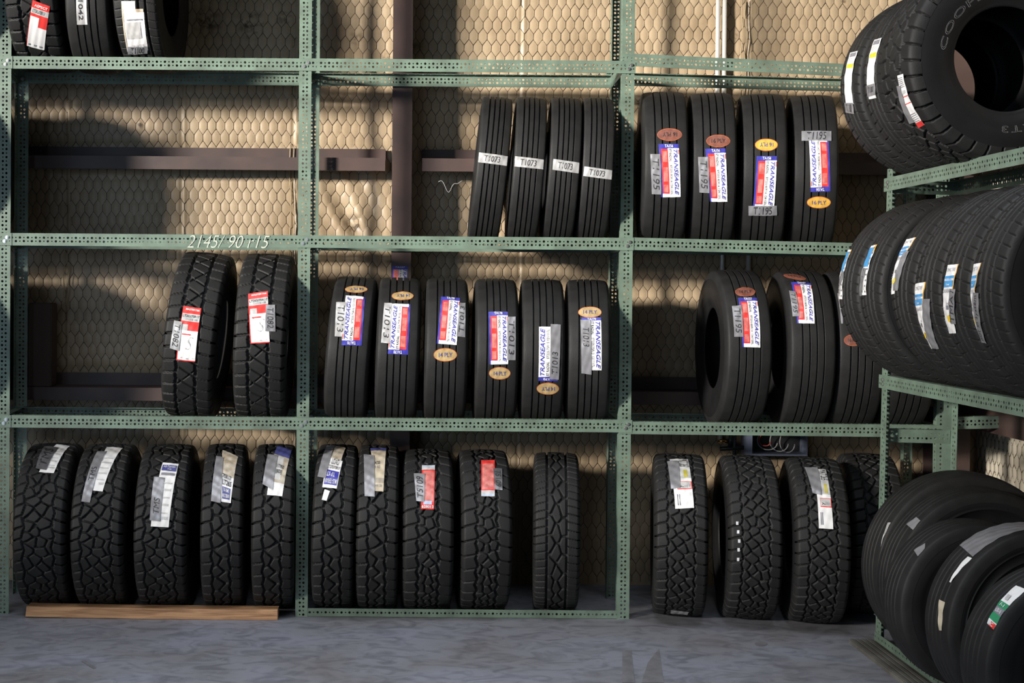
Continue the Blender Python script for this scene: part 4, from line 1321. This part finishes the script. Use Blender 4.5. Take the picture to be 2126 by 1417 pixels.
sticker_c(t, 'sticker', [(RD * R_(27), .030), (RD * R_(27), .042), (RD * R_(45), .060), (RD * R_(45), .032)], [('r', 0, 0, 1, 1, 'white')])
t = stand('trailer_e', 'trailer_tire', 1.930, 4.22, 0.066, 3, 0, 'nearest ribbed tire in the bottom right corner with green and white label', g)
sticker(t, 'sticker', ((2050, 1293), (2066, 1308), (2140, 1228), (2110, 1215)), [('r', 0, 0, 1, 1, 'white'), ('r', 0, .12, 1, .28, 'greenprint'), ('r', 0, .28, 1, .42, 'grey'), ('r', 0, .42, 1, .55, 'greenprint'), ('r', .4, 0, 1, .10, 'red'), ('t', .2, .02, .8, .09, 'MC', 'white', 0, 0, .02), ('t', .2, .31, .85, .39, '6.50-16', 'white', 0, 0, .01), ('t', .3, .45, .7, .52, 'F-1', 'white', 0, 0, .01), ('r', .2, .62, .6, .74, 'offwhite')])

# ------------------------------------------------------------------ things on floor and wall
# plank in front of the left floor row: slightly bowed and twisted
pa, pb = at(54, 1276, 6.215), at(577, 1284, 6.215)
x0, x1 = pa.x, pb.x
n = 24
v, f = [], []
for i in range(n + 1):
    u = i / n
    x = x0 + (x1 - x0) * u
    bow = 0.006 * math.sin(u * math.pi)
    yy = 6.192 + 0.012 * (1 - u)
    for (dy, dz) in ((0, 0.003), (0, 0.050), (0.003, 0.053), (0.074, 0.053), (0.077, 0.050), (0.077, 0.003), (0.074, 0), (0.003, 0)):
        v.append((x + dz * 0.1 * (1 if i == 0 else 0), yy + dy - bow, dz + (0.004 * (1 - u) ** 3)))
for i in range(n):
    for k in range(8):
        a, b = i * 8 + k, i * 8 + (k + 1) % 8
        f.append([a, b, b + 8, a + 8])
f.append([7, 6, 5, 4, 3, 2, 1, 0])
f.append([n * 8 + k for k in range(8)])
pl = link('wooden_plank', mesh_np('wooden_plank', v, f), 'pine')
tag(pl, 'pine plank lying on the concrete before the left floor tires', 'plank')

# conduits
def pipe(name, pts, r, m, lab, cat='pipe', group=None):
    o = MB().tube(pts, r, 14).build(name, m, smooth=True)
    return tag(o, lab, cat, group)
yp = YW - 0.035
a = at(1505, 2, yp)
pipe('conduit_pipe', [(a.x, yp, 0.82), (a.x, yp, 2.0), (a.x, yp, 3.5)], 0.0125, 'conduit', 'straight silver conduit on the back wall, right-hand of the two at the top', group='conduit pipes on the back wall')
b = at(1491, 2, yp)
c = at(1554, 540, yp)
zz = [at(1500, q, yp).z for q in (215, 235, 455, 480)]
pipe('conduit_pipe', [(b.x, yp, 3.5), (b.x, yp, zz[0] + .02), (b.x, yp - 0.004, zz[0]), (b.x + 0.008, yp - 0.028, zz[1]), (c.x - 0.008, yp - 0.028, zz[2]), (c.x, yp - .004, zz[3]), (c.x, yp, zz[3] - .02), (c.x, yp, 1.0)], 0.0125, 'conduit',
     'silver conduit on the back wall, left-hand at the top and bending right below', group='conduit pipes on the back wall')
# hanging cords / seams of the insulation
cords = []
for (px, py0, py1, lab) in ((1545, 0, 330, 'tan cord pair hanging down the wall right of the conduits'), (607, 300, 960, 'tan cord pair hanging down the wall left of the second post'), (137, 480, 640, 'tan cord pair on the wall behind the first bay')):
    p0, p1 = at(px, py0, YW - 0.025), at(px, py1, YW - 0.025)
    m = MB()
    for dx in (-0.010, 0.010):
        m.tube([(p0.x + dx + 0.006 * math.sin(k * 1.9 + dx * 300), YW - 0.024 - 0.004 * (k % 2), p0.z + (p1.z - p0.z) * k / 12) for k in range(13)], 0.0028, 6)
    tag(m.build('hanging_cord', 'cord', smooth=True), lab, 'cord')
# torn wire under the upper girt
p = at(935, 378, 6.8)
pts = []
for k in range(15):
    u = k / 14
    pts.append((p.x - 0.065 + 0.13 * u, 6.79, p.z - 0.055 * math.exp(-((u - 0.45) / 0.16) ** 2) + 0.008 * math.sin(u * 14)))
tag(MB().tube(pts, 0.0018, 6).build('wire_loop', 'cable', smooth=True), 'thin pale wire loop hanging under the upper girt right of the column', 'wire')

# open electrical box with cable loops, behind the right floor row
yb = YW - 0.03
bx0, bx1 = at(1546, 910, yb - .07).x, at(1672, 910, yb - .07).x
bz0, bz1 = at(1600, 944, yb - .07).z, 0.99
eb = empty('electrical_box', ((bx0 + bx1) / 2, yb, bz0))
tag(eb, 'open grey electrical box with looped cables low on the back wall', 'electrical box')
m = MB()
w_, h_, d_ = (bx1 - bx0) / 2, bz1 - bz0, 0.11
m.box(-w_, w_, -0.004, 0, 0, h_)
m.box(-w_, -w_ + 0.032, -d_, -0.004, 0, h_).box(w_ - 0.010, w_, -d_, -0.004, 0, h_)
m.box(-w_ + 0.032, w_ - 0.010, -d_, -0.004, 0, 0.012).box(-w_ + 0.032, w_ - 0.010, -d_, -0.004, h_ - 0.012, h_)
m.build('enclosure', 'greymetal', eb)
MB().box(-w_ + 0.034, w_ - 0.012, -0.010, -0.005, 0.012, h_ - 0.014).build('back_panel', 'black', eb)
for (cx, rx, rz, m_) in ((-0.035, 0.055, 0.062, 'cable'), (0.03, 0.05, 0.07, 'cable'), (-0.05, 0.03, 0.04, 'redcable'), (0.075, 0.04, 0.075, 'cable')):
    pts = [(cx + rx * math.cos(q), -0.05 + 0.02 * math.sin(q * 2), 0.088 + rz * math.sin(q)) for q in np.linspace(0.6, 5.9, 26)]
    o = MB().tube(pts, 0.0032, 7).build('cable_loop', m_, eb, smooth=True)
    if m_ == 'redcable': o['label'] = 'red cable loop'
# air valve left of the box
vx, vz = at(1500, 917, yb - 0.06).x, at(1500, 917, yb - 0.06).z
av = empty('air_valve', (vx, yb, vz - 0.06))
tag(av, 'black pipe valve with shiny brass tip left of the electrical box', 'valve')
q0 = at(1526, 900, yb - 0.06).x - vx
MB().tube([(q0, -0.05, -0.12), (q0, -0.05, 0.14)], 0.011, 10).tube([(-0.01, -0.05, 0.02), (q0 + 0.06, -0.05, 0.03)], 0.013, 10).build('pipe', 'black', av, smooth=True)
MB().tube([(0.045, -0.05, 0.03), (0.05, -0.055, 0.10)], 0.014, 10).build('handle', 'black', av, smooth=True)
MB().tube([(-0.022, -0.05, 0.062), (0.006, -0.05, 0.066), (0.03, -0.05, 0.06)], [0.008, 0.012, 0.010], 10).build('brass_fitting', 'brass', av, smooth=True)
# dark box put in for wall shade behind the first rear post
p0, p1 = at(62, 628, 6.84), at(110, 800, 6.84)
bb = MB().box(p0.x, p1.x, 6.80, 6.92, GZ2 + 0.004, p0.z).build('wall_shade_box', 'box', bevel=0.006)
tag(bb, 'dark brown box imitating wall shade on the lower girt behind the first post', 'box')
# loose sticker on the column
p0, p1 = at(814, 578, 6.742), at(846, 552, 6.742)
v, f, mi_ = [], [], []
def quad(x0, z0, x1, z1, y, k):
    n = len(v)
    v.extend([(x0, y, z0), (x1, y, z0), (x1, y, z1), (x0, y, z1)])
    f.append([n, n + 1, n + 2, n + 3]); mi_.append(k)
zb = p0.z - 0.13
quad(p0.x, zb, p1.x, p1.z, 6.7446, 0)
W2 = p1.x - p0.x
quad(p0.x + 0.08 * W2, zb, p0.x + .42 * W2, p1.z - 0.018, 6.7442, 1)
quad(p0.x + 0.44 * W2, zb, p1.x - 0.002, p1.z - 0.018, 6.7442, 2)
for (body, a0, b0, a1, b1, k, rot) in (('TRANSEAGLE', .72, 0.0, .95, .93, 0, -90), ('ST RADIAL', .48, .55, .6, .92, 3, -90), ('TA157', .2, .945, .85, .99, 2, 0)):
    tv, fs, _q = textmesh(body, 0.2, 0.02)
    x, y = tv[:, 0], tv[:, 1]
    if rot == -90: x, y = y, 1 - x
    n = len(v)
    for q in range(len(x)):
        v.append((p0.x + (a0 + x[q] * (a1 - a0)) * W2, 6.7438, zb + (b0 + y[q] * (b1 - b0)) * (p1.z - zb)))
    f.extend([[n + i for i in fc] for fc in fs]); mi_.extend([k] * len(fs))
me = mesh_np('sticker', v, f, False, mi_)
for k in ('blue', 'lightred', 'offwhite', 'ink'):
    me.materials.append(M[k])
cs = link('sticker', me, None, column)
cs['label'] = 'blue, red and white tire sticker stuck on the column'

# dark scuffs on the concrete, thin smears with a shape of their own
def smear(pts, name):
    vv = [(p.x, p.y, 0.0012) for p in pts]
    me = mesh_np(name, vv, [list(range(len(vv)))])
    return link(name, me, 'stain', fl)
def onfloor(px, py):
    d = ray(px, py)
    return CO + d * (-CAMZ / d.z)
smear([onfloor(*q) for q in ((1292, 1417), (1292, 1352), (1310, 1349), (1318, 1417))], 'scuff_mark')
smear([onfloor(*q) for q in ((1332, 1417), (1345, 1375), (1368, 1346), (1378, 1417))], 'scuff_mark')
ring = [onfloor(1580 + 13 * math.cos(q), 1336 + 5 * math.sin(q)) for q in np.linspace(0, 2 * math.pi, 17)[:-1]]
smear(ring, 'oil_spot')
smear([onfloor(*q) for q in ((168, 1372), (176, 1370), (200, 1386), (194, 1388))], 'scuff_mark')
